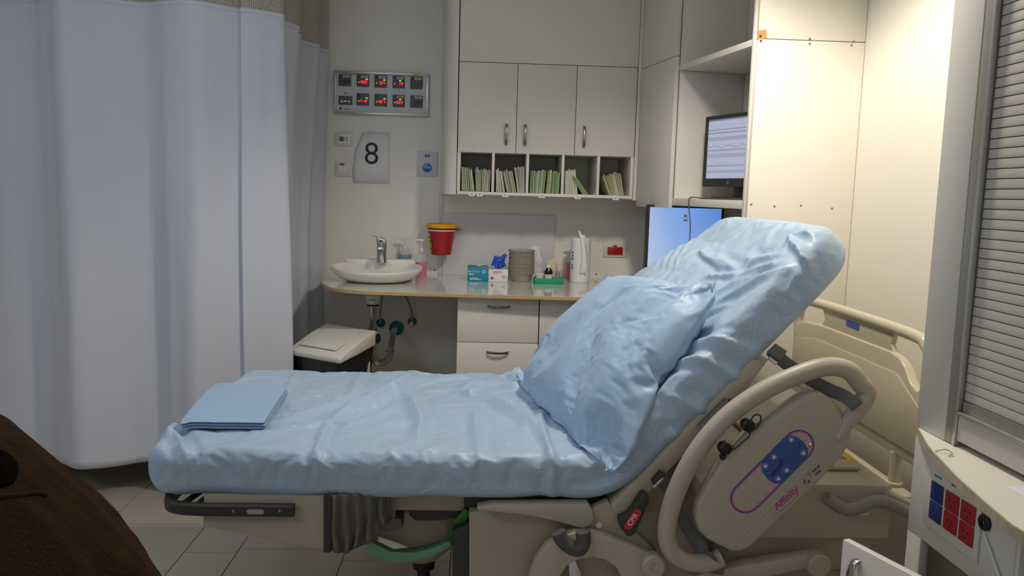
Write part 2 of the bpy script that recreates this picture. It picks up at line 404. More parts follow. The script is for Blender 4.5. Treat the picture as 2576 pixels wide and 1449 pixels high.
# ---------------------------------------------------------------- wall cabinet with pigeonholes
UY = 4.20
cab = thing('wall_cabinet', (0.30, 4.4, 1.385), 'white wall cabinet with three doors over a row of open pigeonholes', 'cabinet')
box('body', (-0.118, UY+0.026, 1.606), (0.805, WY-0.001, CZ-0.02), 'inner', cab)
# curved end panel on the sink side
pts = [(-0.122, UY), (-0.122, UY+0.02), (-0.20, WY-0.001), (-0.236, WY-0.001)]
pts = [(-0.124, UY), (-0.15, UY+0.004), (-0.178, UY+0.022), (-0.198, UY+0.055), (-0.21, UY+0.11), (-0.216, UY+0.2), (-0.218, WY-0.001), (-0.124, WY-0.001)]
poly('end_panel', pts[::-1], 1.386, CZ-0.02, 'lam', cab, plane='XY', smooth=30)
box('fascia_panel', (-0.119, UY, 2.066), (0.806, UY+0.018, CZ-0.02), 'lam', cab, bev=0.0012)
def arc_handle(name, c, along, out, L_, m, parent, h=0.024, w_=0.0065):
    c = Vector(c); al = Vector(along).normalized(); ou = Vector(out).normalized()
    P = [c+al*(L_/2*math.sin(t))+ou*(0.002+h*math.cos(t)**0.8) for t in [(-pi/2+pi*k/14) for k in range(1, 14)]]
    P = [c-al*L_/2-ou*0.001]+P+[c+al*L_/2-ou*0.001]
    bm = bmesh.new(); sweep(bm, P, rrect(0.0022, w_, 0.002, 2), hint=al.cross(ou)); return finish(name, bm, m, parent, smooth=50)
for x0, x1, hx in ((-0.119, 0.1815, 0.131), (0.1845, 0.489, 0.228), (0.492, 0.8045, 0.537)):
    d = box('door', (x0, UY, 1.606), (x1, UY+0.018, 2.063), 'lam', cab, bev=0.0012)
    arc_handle('handle', (hx, UY, 1.702), (0, 0, 1), (0, -1, 0), 0.108, 'brush', d)
box('shelf_bottom', (-0.119, UY, 1.387), (0.806, WY-0.002, 1.403), 'lam', cab, bev=0.001)
box('pigeonhole_back', (-0.1015, WY-0.02, 1.4035), (0.7885, WY-0.004, 1.6055), 'inner', cab)
for x0, x1 in ((-0.1205, -0.1035), (0.0605, 0.0745), (0.2405, 0.2545), (0.4265, 0.4405), (0.6135, 0.6275), (0.790, 0.806)):
    box('divider', (x0, UY+0.001, 1.4035), (x1, WY-0.0205, 1.6055), 'lam', cab, bev=0.0008)
box('filler_strip', (0.8085, UY-0.002, 1.379), (0.851, WY-0.002, CZ-0.02), 'lam', cab, bev=0.002)
for px in (1187, 1207, 1271, 1363, 1453, 1549):
    p = aY(px, 488+(px-1187)*0.03, UY); box('tag', (p.x-0.016, UY-0.0012, 1.379), (p.x+0.016, UY-0.0002, 1.4), 'paper', cab)
    greek('tag_mark', (p.x, UY-0.0014, 1.389), (1, 0, 0), (0, 0, 1), [0.012], 0.004, 'purpleprint', cab, seed=px)
box('back_note', (-0.055, WY-0.0215, 1.50), (0.045, WY-0.0202, 1.585), 'paper', cab)

# folders standing in the pigeonholes
fcols = {'cream': (206, 204, 182), 'pale': (186, 196, 160), 'green': (128, 158, 108), 'white': (214, 214, 200), 'buff': (192, 178, 142)}
for k, v in fcols.items(): M['f_'+k] = mat('folder_'+k, v, 0.8, var=0.1, scale=30, stretch=(1, 1, 6))
ordinal = ['first', 'second', 'third', 'fourth', 'fifth']
def folder(hole, x, h, lean, thick, colour, bend, dy):
    """a thin card folder: its spine towards the room, leaning by lean (rad) and slightly bowed"""
    nzs = 5; y0, y1 = UY+0.008+dy, UY+0.30+dy
    A = []
    for i in range(nzs+1):
        t = i/nzs; z = 1.4045+h*t*cos(lean); xx = x+h*t*sin(lean)+bend*math.sin(pi*t)
        A.append((xx, z))
    out = [(a-thick/2, z) for a, z in A]+[(a+thick/2, z) for a, z in A[::-1]]
    words = {'cream': 'cream', 'pale': 'pale green', 'green': 'green', 'white': 'white', 'buff': 'buff'}[colour]
    poly('paper_folder', out, y0, y1, 'f_'+colour, None, smooth=False, label='thin %s folder in %s pigeonhole counted from the sink end' % (words, ordinal[hole]), cat='folder', group='%s folders in %s pigeonhole' % (words, ordinal[hole]))
holes = [(-0.1035, 0.0605), (0.0745, 0.2405), (0.2545, 0.4265), (0.4405, 0.6135), (0.6275, 0.790)]
def fill(hole, n, f0, f1, h0, h1, l0, l1, colours, bend=0.003):
    a, b = holes[hole]; W_ = b-a; rows = []
    for i in range(n):
        t = (i+0.5)/n
        h = h0+(h1-h0)*t+rnd.uniform(-0.009, 0.007); lean = l0+(l1-l0)*t
        x = a+W_*(f0+(f1-f0)*t); th = W_*(f1-f0)/n*rnd.uniform(0.6, 0.9)
        x = max(a+0.004+th/2, min(b-0.004-th/2, x)); top = x+h*sin(lean)
        if top > b-0.004-th: lean = math.asin(max(-1, (b-0.004-th-x)/h))
        if top < a+0.004+th: lean = math.asin(min(1, (a+0.004+th-x)/h))
        folder(hole, x, h, lean, th, colours[rnd.randrange(len(colours))], rnd.uniform(-bend, bend)*0.3, rnd.uniform(-0.004, 0.018))
fill(0, 13, 0.05, 0.47, 0.124, 0.116, -0.06, -0.15, ['cream', 'pale', 'green', 'pale'])
fill(0, 12, 0.51, 0.95, 0.120, 0.112, -0.05, 0.05, ['pale', 'cream', 'cream', 'pale'])
fill(1, 7, 0.06, 0.36, 0.126, 0.112, -0.05, -0.20, ['white', 'cream'])
fill(1, 9, 0.40, 0.72, 0.112, 0.120, -0.24, -0.22, ['pale', 'pale', 'cream', 'buff'])
fill(1, 6, 0.75, 0.97, 0.130, 0.132, -0.16, -0.02, ['cream', 'white'])
fill(2, 14, 0.04, 0.50, 0.112, 0.120, 0.03, 0.08, ['green', 'green', 'pale', 'cream'])
fill(2, 13, 0.53, 0.95, 0.120, 0.112, 0.08, 0.04, ['green', 'green', 'pale', 'buff'])
fill(3, 9, 0.05, 0.46, 0.126, 0.126, -0.02, -0.14, ['white', 'cream'])
fill(3, 2, 0.60, 0.78, 0.105, 0.11, -0.55, -0.70, ['pale', 'green'])
fill(4, 13, 0.36, 0.84, 0.112, 0.122, -0.40, -0.17, ['pale', 'buff', 'cream', 'buff'])

# ---------------------------------------------------------------- counter and drawer units
CT = 0.92
cpts = [(-0.835, WY-0.001), (-0.832, 4.30), (-0.818, 4.172), (-0.783, 4.033), (-0.721, 3.892), (-0.65, 3.82), (-0.568, 3.777), (-0.47, 3.757), (-0.378, 3.751), (0.448, 3.712), (1.0, 3.70), (1.43, 3.70), (1.43, WY-0.001)]
ctr = poly('worktop', cpts[::-1], CT-0.016, CT, 'counter', plane='XY', label='glossy white worktop with rounded plywood edge along the back wall', cat='worktop')
edge = catmull([(x, y, CT-0.0085) for x, y in cpts[:-1]], 6)
bm = bmesh.new(); sweep(bm, edge, rrect(0.0015, 0.0082, 0.001, 1), hint=Vector((0, 0, 1))); finish('edge_band', bm, 'ply', ctr)
box('support_block', (-0.665, 3.95, CT-0.033), (-0.615, 3.99, CT-0.017), 'black', ctr)
DY = 3.80
def drawer_unit(x0, x1, label):
    u = thing('drawer_unit', ((x0+x1)/2, 4.15, 0), label, 'cabinet')
    box('body', (x0+0.002, DY+0.026, 0.08), (x1-0.002, 4.55, 0.902), 'lam', u)
    box('plinth', (x0+0.01, DY+0.07, 0.0), (x1-0.01, 4.5, 0.079), 'inner', u)
    for z0, z1 in ((0.679, 0.901), (0.45, 0.676), (0.09, 0.447)):
        d = box('drawer', (x0+0.0015, DY, z0), (x1-0.0015, DY+0.018, z1), 'lam', u, bev=0.0012)
        arc_handle('handle', ((x0+x1)/2+0.002, DY, z1-0.045), (1, 0, 0), (0, -1, 0), 0.105, 'brush', d)
    return u
drawer_unit(-0.095, 0.300, 'white drawer unit under the worktop, nearest the sink pipes')
drawer_unit(0.302, 0.697, 'white drawer unit behind the leaning pillow')
drawer_unit(0.699, 1.094, 'white drawer unit beneath the blue computer screen')

# backboard above the counter
box('backboard', (-0.205, WY-0.014, CT+0.0005), (0.440, WY-0.0005, 1.277), 'board', None, bev=0.001, label='plain white rectangular splashboard behind the bowls and glove boxes', cat='board')

# ---------------------------------------------------------------- sink, pipes
SC = (-0.532, 4.19)
sink = thing('sink', (SC[0], SC[1], CT), 'white oval ceramic countertop sink with chrome mixer tap', 'sink')
bm = bmesh.new()
prof = [(0.0, 0.001), (0.60, 0.001), (0.66, 0.004), (0.82, 0.022), (0.92, 0.044), (0.985, 0.066), (1.0, 0.078), (0.992, 0.084), (0.965, 0.084), (0.94, 0.078), (0.90, 0.062), (0.80, 0.042), (0.55, 0.026), (0.2, 0.02), (0, 0.019)]
bm_lathe(bm, [(r*0.24, z) for r, z in prof], (SC[0], SC[1], CT), 56, 1, 0.88)
for v in bm.verts:
    if v.co.y < SC[1]: v.co.z -= 0.020*min(1, (SC[1]-v.co.y)/0.2)*max(0, (v.co.z-CT-0.01)/0.074)
finish('basin', bm, 'ceramic', sink, smooth=60)
box('tap_ledge', (SC[0]-0.19, 4.335, CT+0.03), (SC[0]+0.19, 4.41, CT+0.104), 'ceramic', sink, bev=0.012, seg=4)
fc = (-0.522, 4.315)
fau = lathe('tap_body', [(0, 0), (0.028, 0), (0.029, 0.004), (0.027, 0.01), (0.0255, 0.05), (0.0265, 0.1), (0.027, 0.106), (0, 0.106)], (fc[0], fc[1], CT+0.084), 'chrome', sink, 28)
tube('spout', [(fc[0], fc[1]-0.01, CT+0.165), (fc[0]+0.004, fc[1]-0.06, CT+0.168), (fc[0]+0.006, fc[1]-0.115, CT+0.158)], 0.012, 'chrome', fau, sm=5, hint=Vector((0, 0, 1)), sec=rrect(0.015, 0.010, 0.006))
poly('lever', [(fc[0]-0.026, CT+0.192), (fc[0]+0.0275, CT+0.192), (fc[0]+0.027, CT+0.208), (fc[0]+0.005, CT+0.224), (fc[0]-0.03, CT+0.238), (fc[0]-0.056, CT+0.241), (fc[0]-0.056, CT+0.236), (fc[0]-0.027, CT+0.226)], fc[1]-0.02, fc[1]+0.02, 'chrome', fau, bev=0.004)
lathe('overflow_ring', [(0.008, 0), (0.011, 0), (0.011, 0.002), (0.008, 0.002)], (0, 0, 0), 'chrome', sink, 16, mtx=Matrix.Translation((SC[0]+0.13, 4.352, CT+0.07)) @ Matrix.Rotation(pi/2, 4, 'X'))
dp = thing('drain_pipe', (-0.545, 4.25, 0.45), 'chrome drain pipe with curved trap below the sink', 'pipe')
DXp = -0.545
lathe('waste_cup', [(0, 0), (0.036, 0), (0.038, 0.012), (0.041, 0.03), (0.042, 0.045), (0.03, 0.055), (0.028, 0.098), (0, 0.098)], (DXp, 4.15, CT-0.115), 'ceramic', dp, 28)
text('cup_print', 'ABETA', 0.012, (DXp, 4.1085, CT-0.090), (1, 0, 0), (0, 0, 1), 'lead', dp, 0.0002)
lathe('cup_ring', [(0, 0), (0.03, 0), (0.032, 0.006), (0.03, 0.0105), (0, 0.0105)], (DXp, 4.15, CT-0.126), 'dkrubber', dp, 24)
tube('tailpiece', [(DXp, 4.15, CT-0.127), (DXp, 4.15, 0.70), (DXp, 4.15, 0.60)], 0.0185, 'chrome', dp, n=20, sm=2, hint=Vector((0, 1, 0)))
lathe('collar', [(0.019, 0), (0.024, 0), (0.024, 0.012), (0.019, 0.012)], (DXp, 4.15, 0.665), 'dchrome', dp, 20)
tube('trap', [(DXp, 4.15, 0.60), (DXp, 4.15, 0.53), (DXp+0.02, 4.16, 0.492), (DXp+0.055, 4.19, 0.486), (DXp+0.08, 4.22, 0.515), (DXp+0.083, 4.26, 0.56), (DXp+0.085, 4.33, 0.595), (-0.466, 4.42, 0.605), (-0.466, WY-0.001, 0.605)], 0.019, 'chrome', dp, n=20, sm=7)
lathe('trap_nut', [(0.02, 0), (0.026, 0.002), (0.026, 0.012), (0.02, 0.014)], (0, 0, 0), 'chrome', dp, 8, mtx=Matrix.Translation((DXp+0.0812, 4.235, 0.53)) @ Matrix.Rotation(R(-30), 4, 'X'))
disc('escutcheon', (-0.466, WY-0.0005, 0.601), (0, -1, 0), 0.042, 0.012, 'teal', dp, 32)
def supply(px, py, bx, by, label):
    p = aY(px, py, WY-0.005)
    s = thing('supply_hose', (p.x, 4.5, p.z), label, 'hose')
    disc('escutcheon', (p.x, WY-0.0005, p.z), (0, -1, 0), 0.026, 0.01, 'teal', s, 28)
    v = lathe('valve', [(0, 0), (0.011, 0), (0.012, 0.012), (0.009, 0.03), (0.012, 0.034), (0.012, 0.044), (0, 0.044)], (0, 0, 0), 'dchrome', s, 16, mtx=Matrix.Translation((p.x, WY-0.01, p.z-0.006)) @ Matrix.Rotation(pi/2, 4, 'X'))
    tube('hose', [(p.x, WY-0.035, p.z), (p.x, WY-0.035, p.z+0.05), (p.x+(bx-p.x)*0.25, WY-0.06, p.z+0.13), (p.x+(bx-p.x)*0.7, by+0.08, CT-0.08), (bx, by, CT-0.0175)], 0.0058, 'hose', s, n=8, sm=8)
supply(1037, 809, -0.46, 4.40, 'braided supply hose on the valve nearer the drawers')
supply(958, 812, -0.52, 4.42, 'braided supply hose half hidden behind the drain pipe')

# ---------------------------------------------------------------- things on the counter
bk = thing('sharps_bucket', (-0.21, 4.494, 1.045), 'red sharps bucket with yellow lid hung on the wall', 'bucket')
bc = (-0.21, 4.494, 1.045)
lathe('pail', [(0, 0), (0.052, 0), (0.056, 0.004), (0.076, 0.14), (0.078, 0.158), (0.074, 0.158), (0.06, 0.02), (0, 0.015)], bc, 'red', bk, 40)
lathe('band', [(0.0755, 0), (0.0785, 0), (0.0785, 0.0055), (0.0755, 0.0055)], (bc[0], bc[1], bc[2]+0.134), 'white', bk, 40)
lathe('lid', [(0.080, 0), (0.086, 0.001), (0.088, 0.006), (0.088, 0.018), (0.084, 0.023), (0.076, 0.023), (0.072, 0.016), (0.055, 0.012), (0.03, 0.012), (0.03, 0.009), (0.08, 0.008)], (bc[0], bc[1], bc[2]+0.15), 'yellow', bk, 40)
crumple('wrapper', (bc[0]-0.012, bc[1]-0.03, bc[2]+0.164), (0.03, 0.014, 0.007), 'tissue', bk, 3, sub=3)
tube('latch_loop', [(bc[0]+0.076, bc[1], bc[2]+0.143), (bc[0]+0.09, bc[1]-0.006, bc[2]+0.148), (bc[0]+0.106, bc[1], bc[2]+0.142), (bc[0]+0.09, bc[1]+0.004, bc[2]+0.139)], 0.0022, 'red', bk, n=6, closed=True, sm=4)
lab = []
for i in range(9):
    z = 0.02+0.1*i/8; r = 0.0575+0.02*(z/0.14)
    lab.append([(bc[0]+(r+0.0012)*cos(t), bc[1]+(r+0.0012)*sin(t), bc[2]+z) for t in [R(196+22*k/6) for k in range(7)]])
lb = grid_mesh('warning_label', lab, 'ylabel', bk)
for z in (0.035, 0.075, 0.1):
    r = 0.0575+0.02*(z/0.14)+0.0016; a = R(208); box('label_mark', (-0.0015, -0.005, -0.006), (0.0015, 0.005, 0.006), 'ink', bk, mtx=Matrix.Translation((bc[0]+r*cos(a), bc[1]+r*sin(a), bc[2]+z)) @ Matrix.Rotation(a, 4, 'Z'))

def pump_bottle(c, w_, d_, hb, ht, liquid, frac, label, sticker=None):
    b = thing('pump_bottle', c, label, 'bottle', None)
    s = [(0, 0.0), (0.92, 0), (1, 0.006), (1, hb*0.76), (0.94, hb*0.84), (0.66, hb*0.94), (0.38, hb), (0, hb)]
    lathe('bottle_shell', [(r*w_/2, z) for r, z in s], c, 'shell', b, 28, 1, d_/w_)
    lq = [(0, 0.003), (0.88, 0.003), (0.94, 0.008), (0.94, hb*frac), (0, hb*frac)]
    lathe('liquid', [(r*w_/2, z) for r, z in lq], c, liquid, b, 28, 1, d_/w_)
    p = lathe('pump_collar', [(0, 0), (0.014, 0), (0.0145, 0.003), (0.0125, 0.02), (0, 0.02)], (c[0], c[1], c[2]+hb), 'plastic', b, 20)
    lathe('pump_stem', [(0, 0), (0.0045, 0), (0.0045, ht-hb-0.03), (0, ht-hb-0.03)], (c[0], c[1], c[2]+hb+0.02), 'plastic', b, 12)
    poly('pump_head', [(c[0]-0.035, c[2]+ht-0.003), (c[0]-0.03, c[2]+ht-0.009), (c[0]-0.008, c[2]+ht-0.012), (c[0]+0.012, c[2]+ht-0.012), (c[0]+0.014, c[2]+ht-0.003), (c[0]+0.006, c[2]+ht), (c[0]-0.02, c[2]+ht)], c[1]-0.008, c[1]+0.008, 'plastic', b, bev=0.002)
    if sticker: box('sticker', (c[0]+w_*0.22, c[1]-d_*0.46, c[2]+hb*0.08), (c[0]+w_*0.46, c[1]-d_*0.30, c[2]+hb*0.62), sticker, b, bev=0.001)
    return b
pump_bottle((-0.418, 4.52, CT+0.0005), 0.074, 0.055, 0.150, 0.218, 'bliq', 0.78, 'pump bottle with blue liquid behind the sink', 'blueprint')
pump_bottle((-0.318, 4.44, CT+0.0005), 0.066, 0.05, 0.143, 0.213, 'pliq', 0.58, 'pump bottle of pink liquid next to the red sharps bucket', None)
pump_bottle((0.535, 4.52, CT+0.0005), 0.066, 0.05, 0.150, 0.20, 'pliq', 0.64, 'pump bottle of pink liquid half behind the paper roll', None)

gb = thing('glove_box', (0.0, 4.35, CT), 'teal cardboard glove box with white lettering and oval opening', 'box')
box('carton', (-0.056, 4.29, CT+0.0005), (0.055, 4.41, CT+0.078), 'tealbox', gb, bev=0.0015)
lathe('opening', [(0, 0), (0.026, 0), (0.026, 0.0006), (0, 0.0006)], (0.004, 4.35, CT+0.0781), 'black', gb, 24, 1, 1.2)
crumple('glove_end', (0.006, 4.345, CT+0.080), (0.018, 0.02, 0.004), 'tissue', gb, 9, sub=3)
text('lettering', 'PROTECTS', 0.0135, (-0.022, 4.2895, CT+0.052), (1, 0, 0), (0, 0, 1), 'white', gb, 0.0002)
greek('small_print', (-0.033, 4.2897, CT+0.038), (1, 0, 0), (0, 0, 1), [0.03, 0.024], 0.0028, 'white', gb)
greek('bottom_print', (-0.02, 4.2897, CT+0.014), (1, 0, 0), (0, 0, 1), [0.044, 0.062], 0.004, 'white', gb, seed=3)
disc('emblem', (0.032, 4.2898, CT+0.052), (0, -1, 0), 0.0095, 0.0004, 'white', gb); disc('emblem_core', (0.032, 4.2893, CT+0.052), (0, -1, 0), 0.006, 0.0004, 'tealbox', gb)
wb = thing('glove_box', (0.11, 4.35, CT), 'white cardboard glove box with a blue glove on top', 'box')
box('carton', (0.058, 4.285, CT+0.0005), (0.163, 4.41, CT+0.067), 'whitebox', wb, bev=0.0015)
greek('small_print', (0.108, 4.2847, CT+0.052), (1, 0, 0), (0, 0, 1), [0.046, 0.044, 0.026], 0.0026, 'redprint', wb, seed=4)
bm = bmesh.new(); sweep(bm, [Vector((a_, 4.2847, b_)) for a_, b_ in stadium((0.134, CT+0.027), (0.150, CT+0.027), 0.0055)], rrect(0.0007, 0.0004, 0.0003, 1), closed=True); finish('size_ring', bm, 'redprint', wb); greek('size_mark', (0.142, 4.2847, CT+0.027), (1, 0, 0), (0, 0, 1), [0.014], 0.004, 'redprint', wb, seed=5)
boxes('red_cross', [((0.070, 4.2842, CT+0.017), (0.085, 4.285, CT+0.022)), ((0.0725, 4.2842, CT+0.012), (0.0775, 4.285, CT+0.027)), ((0.079, 4.2842, CT+0.013), (0.083, 4.285, CT+0.029))], 'redprint', wb)
gl = crumple('glove', (0.112, 4.335, CT+0.098), (0.034, 0.026, 0.03), 'bglove', None, 5, 0.5, 2.4, label='crumpled blue nitrile glove lying on the white glove box', cat='glove')
tube('finger', [(0.125, 4.33, CT+0.11), (0.14, 4.33, CT+0.135), (0.15, 4.33, CT+0.148)], 0.011, 'bglove', gl, n=10, sm=4, scale=[1.2, 1.1, 0.7])
tube('finger', [(0.10, 4.33, CT+0.115), (0.095, 4.33, CT+0.13), (0.094, 4.33, CT+0.138)], 0.009, 'bglove', gl, n=10, sm=4, scale=[1.2, 1.1, 0.7])

bm = bmesh.new()
bm_lathe(bm, [(0, 0), (0.046, 0), (0.049, 0.003), (0.062, 0.038), (0.066, 0.042), (0.071, 0.044), (0.071, 0.0475), (0.064, 0.047), (0.059, 0.04), (0.046, 0.006), (0, 0.0045)], (0.2385, 4.345, CT+0.0005), 36)
bowl0 = finish('pulp_bowl', bm, 'pulp', None, smooth=40, label='grey moulded pulp bowl nested inside the stack beside the white glove box', cat='bowl', group='stacked pulp bowls')
for k in range(1, 19):
    c = bowl0.copy(); C.objects.link(c); dz = 0.0068*k+(0.004 if k >= 17 else 0)
    c.location = bowl0.location+Vector((rnd.uniform(-0.0015, 0.0015), rnd.uniform(-0.001, 0.001), dz)); c.rotation_euler = (rnd.uniform(-0.006, 0.006), rnd.uniform(-0.006, 0.006), rnd.random()*6)
    if k >= 17: c.scale = (1.03, 1.03, 1.0)
    if k == 18: c['label'] = 'open grey pulp bowl topmost of the bowl stack'

bowl0['label'] = 'lowest grey pulp bowl, its tapered foot on the worktop'

# crumpled tissue and glove behind the tray
crumple('tissue', (0.318, 4.47, CT+0.098), (0.042, 0.032, 0.092), 'tissue', None, 21, 0.30, 3.6, label='crumpled white tissue standing between the bowls and the medicine bottle', cat='tissue')
gl2 = crumple('glove', (0.42, 4.48, CT+0.06), (0.032, 0.024, 0.058), 'latex', None, 31, 0.3, 2.0, label='limp cream latex glove behind the green tray', cat='glove')
tr = thing('tray', (0.385, 4.27, CT), 'shallow bright green plastic tray on the worktop', 'tray')
tx0, tx1, ty0, ty1 = 0.306, 0.462, 4.235, 4.33
box('tray_floor', (tx0+0.004, ty0+0.004, CT+0.0005), (tx1-0.004, ty1-0.004, CT+0.003), 'green', tr)
for nme, a, b in (('rim', (tx0, ty0, CT+0.0005), (tx1, ty0+0.003, CT+0.030)), ('rim', (tx0, ty1-0.003, CT+0.0005), (tx1, ty1, CT+0.030)), ('rim', (tx0, ty0+0.003, CT+0.0005), (tx0+0.003, ty1-0.003, CT+0.030)), ('rim', (tx1-0.003, ty0+0.003, CT+0.0005), (tx1, ty1-0.003, CT+0.030))):
    box(nme, a, b, 'green', tr, bev=0.0012)
jr = thing('jar', (0.335, 4.285, CT+0.003), 'small white lidded jar in the green tray', 'jar')
lathe('pot', [(0, 0), (0.021, 0), (0.022, 0.003), (0.022, 0.036), (0, 0.036)], (0.335, 4.285, CT+0.0035), 'plastic', jr, 24)
lathe('lid', [(0, 0), (0.0235, 0), (0.0235, 0.014), (0.022, 0.016), (0, 0.016)], (0.335, 4.285, CT+0.0395), 'plastic', jr, 24)
mb = thing('medicine_bottle', (0.384, 4.285, CT+0.003), 'dark brown medicine bottle with white cap and label in the green tray', 'bottle')
M['brown'] = mat('brown_glass', (22, 18, 22), 0.08, var=0.05)
lathe('glass', [(0, 0), (0.021, 0), (0.022, 0.003), (0.022, 0.056), (0.02, 0.066), (0.013, 0.076), (0.0125, 0.08), (0, 0.08)], (0.384, 4.285, CT+0.0035), 'brown', mb, 24)
lathe('label', [(0.0222, 0), (0.0226, 0), (0.0226, 0.037), (0.0222, 0.037)], (0.384, 4.285, CT+0.012), 'whitebox', mb, 24)
lathe('cap', [(0, 0), (0.0145, 0), (0.0145, 0.016), (0.013, 0.018), (0, 0.018)], (0.384, 4.285, CT+0.0835), 'plastic', mb, 24)
poly('label_mark', [(0.372, CT+0.037), (0.378, CT+0.045), (0.388, CT+0.040), (0.384, CT+0.041), (0.378, CT+0.041)], 4.2615, 4.262, 'redprint', mb)
M['vial'] = mat('clear_tube', (176, 180, 186), 0.12, alpha=0.7)
for k in range(6):
    x = 0.416+0.0075*k; y = 4.275+0.016*(k % 2)
    v = lathe('sample_tube', [(0, 0), (0.0042, 0.0015), (0.0048, 0.005), (0.0048, 0.058+0.004*(k % 3)), (0.0036, 0.062+0.004*(k % 3)), (0, 0.062+0.004*(k % 3))], (x, y, CT+0.0035), 'vial', None, 10, label='thin clear plastic tube standing in the green tray', cat='tube', group='clear tubes in the green tray')
pr_ = thing('paper_roll', (0.566, 4.38, CT), 'tall white paper towel roll standing on the worktop', 'paper roll')
prof = [(0.016, 0.0), (0.052, 0.0), (0.0545, 0.006)]+[(0.0545+0.0008*((k % 2)), 0.01+0.232*k/40) for k in range(41)]+[(0.052, 0.245), (0.016, 0.245)]
lathe('roll', prof, (0.566, 4.38, CT+0.0005), 'tissue', pr_, 36)
G = []
for i in range(14):
    t = i/13; row = []
    for j in range(6):
        u = j/5-0.5; row.append((0.572+u*0.034*(1-0.3*t)+0.008*math.sin(4*t), 4.322+0.006*math.sin(9*u+5*t)-0.006*t, CT+0.05+0.215*t+0.012*u*math.sin(6*t)))
    G.append(row)
grid_mesh('loose_sheet', G, 'tissue', pr_, solid=0.0008)
tube('torn_corner', [(0.566, 4.355, CT+0.244), (0.560, 4.35, CT+0.262), (0.549, 4.35, CT+0.284)], 0.006, 'tissue', pr_, sec=rrect(0.008, 0.0008, 0.0006, 1), sm=5, scale=[1.3, 1.0, 0.25])
for k, z in enumerate((0.165, 0.148, 0.132, 0.096, 0.082)):
    a = R(212); box('print', (-0.0003, -0.006, -0.0045), (0.0006, 0.006, 0.0045 if k < 3 else 0.003), 'teal', pr_, mtx=Matrix.Translation((0.566+0.0556*cos(a), 4.38+0.0556*sin(a), CT+z)) @ Matrix.Rotation(a, 4, 'Z'))

# ---------------------------------------------------------------- things on the back wall
ap = thing('gas_alarm_panel', (-0.56, WY-0.01, 1.81), 'framed panel of red digital gauges on the wall', 'gauge panel')
PX0, PX1, PZ0, PZ1, PYf = -0.824, -0.299, 1.815, 2.051, WY-0.016
box('face_plate', (PX0+0.008, PYf, PZ0+0.008), (PX1-0.008, WY-0.0005, PZ1-0.008), 'plate', ap)
fr = 0.013
for a, b in (((PX0, PZ0), (PX1, PZ0+fr)), ((PX0, PZ1-fr), (PX1, PZ1)), ((PX0, PZ0+fr), (PX0+fr*0.8, PZ1-fr)), ((PX1-fr, PZ0+fr), (PX1, PZ1-fr))):
    box('frame_rail', (a[0], PYf-0.012, a[1]), (b[0], WY-0.0006, b[1]), 'alu', ap, bev=0.002)
SEG = {'0': 'abcdef', '1': 'bc', '2': 'abged', '3': 'abgcd', '4': 'fgbc', '5': 'afgcd', '6': 'afgedc', '7': 'abc', '8': 'abcdefg', '9': 'abcdfg'}
def seven(bm, ch, x, z, y, w_, h_, t):
    L_ = {'a': ((0, h_), (w_, h_)), 'b': ((w_, h_), (w_, h_/2)), 'c': ((w_, h_/2), (w_, 0)), 'd': ((0, 0), (w_, 0)), 'e': ((0, 0), (0, h_/2)), 'f': ((0, h_/2), (0, h_)), 'g': ((0, h_/2), (w_, h_/2))}
    for s in SEG[ch]:
        (xa, za), (xb, zb) = L_[s]; sl = 0.12
        xa, xb = xa+za*sl, xb+zb*sl
        bm_box(bm, (x+min(xa, xb)-t/2, y-0.0006, z+min(za, zb)-t/2), (x+max(xa, xb)+t/2, y, z+max(za, zb)+t/2))
mods = [(276, 395, 180, 293, '', 'w', None), (450, 567, 181, 300, '403', 'g', 'y'), (620, 738, 188, 308, '154', 'g', 'y'), (794, 908, 195, 315, '74', 'w', 'o'), (963, 1078, 202, 322, '', 'w', None),
        (276, 405, 387, 473, 'ctl', 'w', None), (450, 567, 361, 480, '412', 'd', 'y'), (620, 738, 368, 487, '407', 'd', 'y'), (794, 908, 376, 494, '554', 'yl', 'y'), (963, 1078, 382, 501, '', 'w', None)]
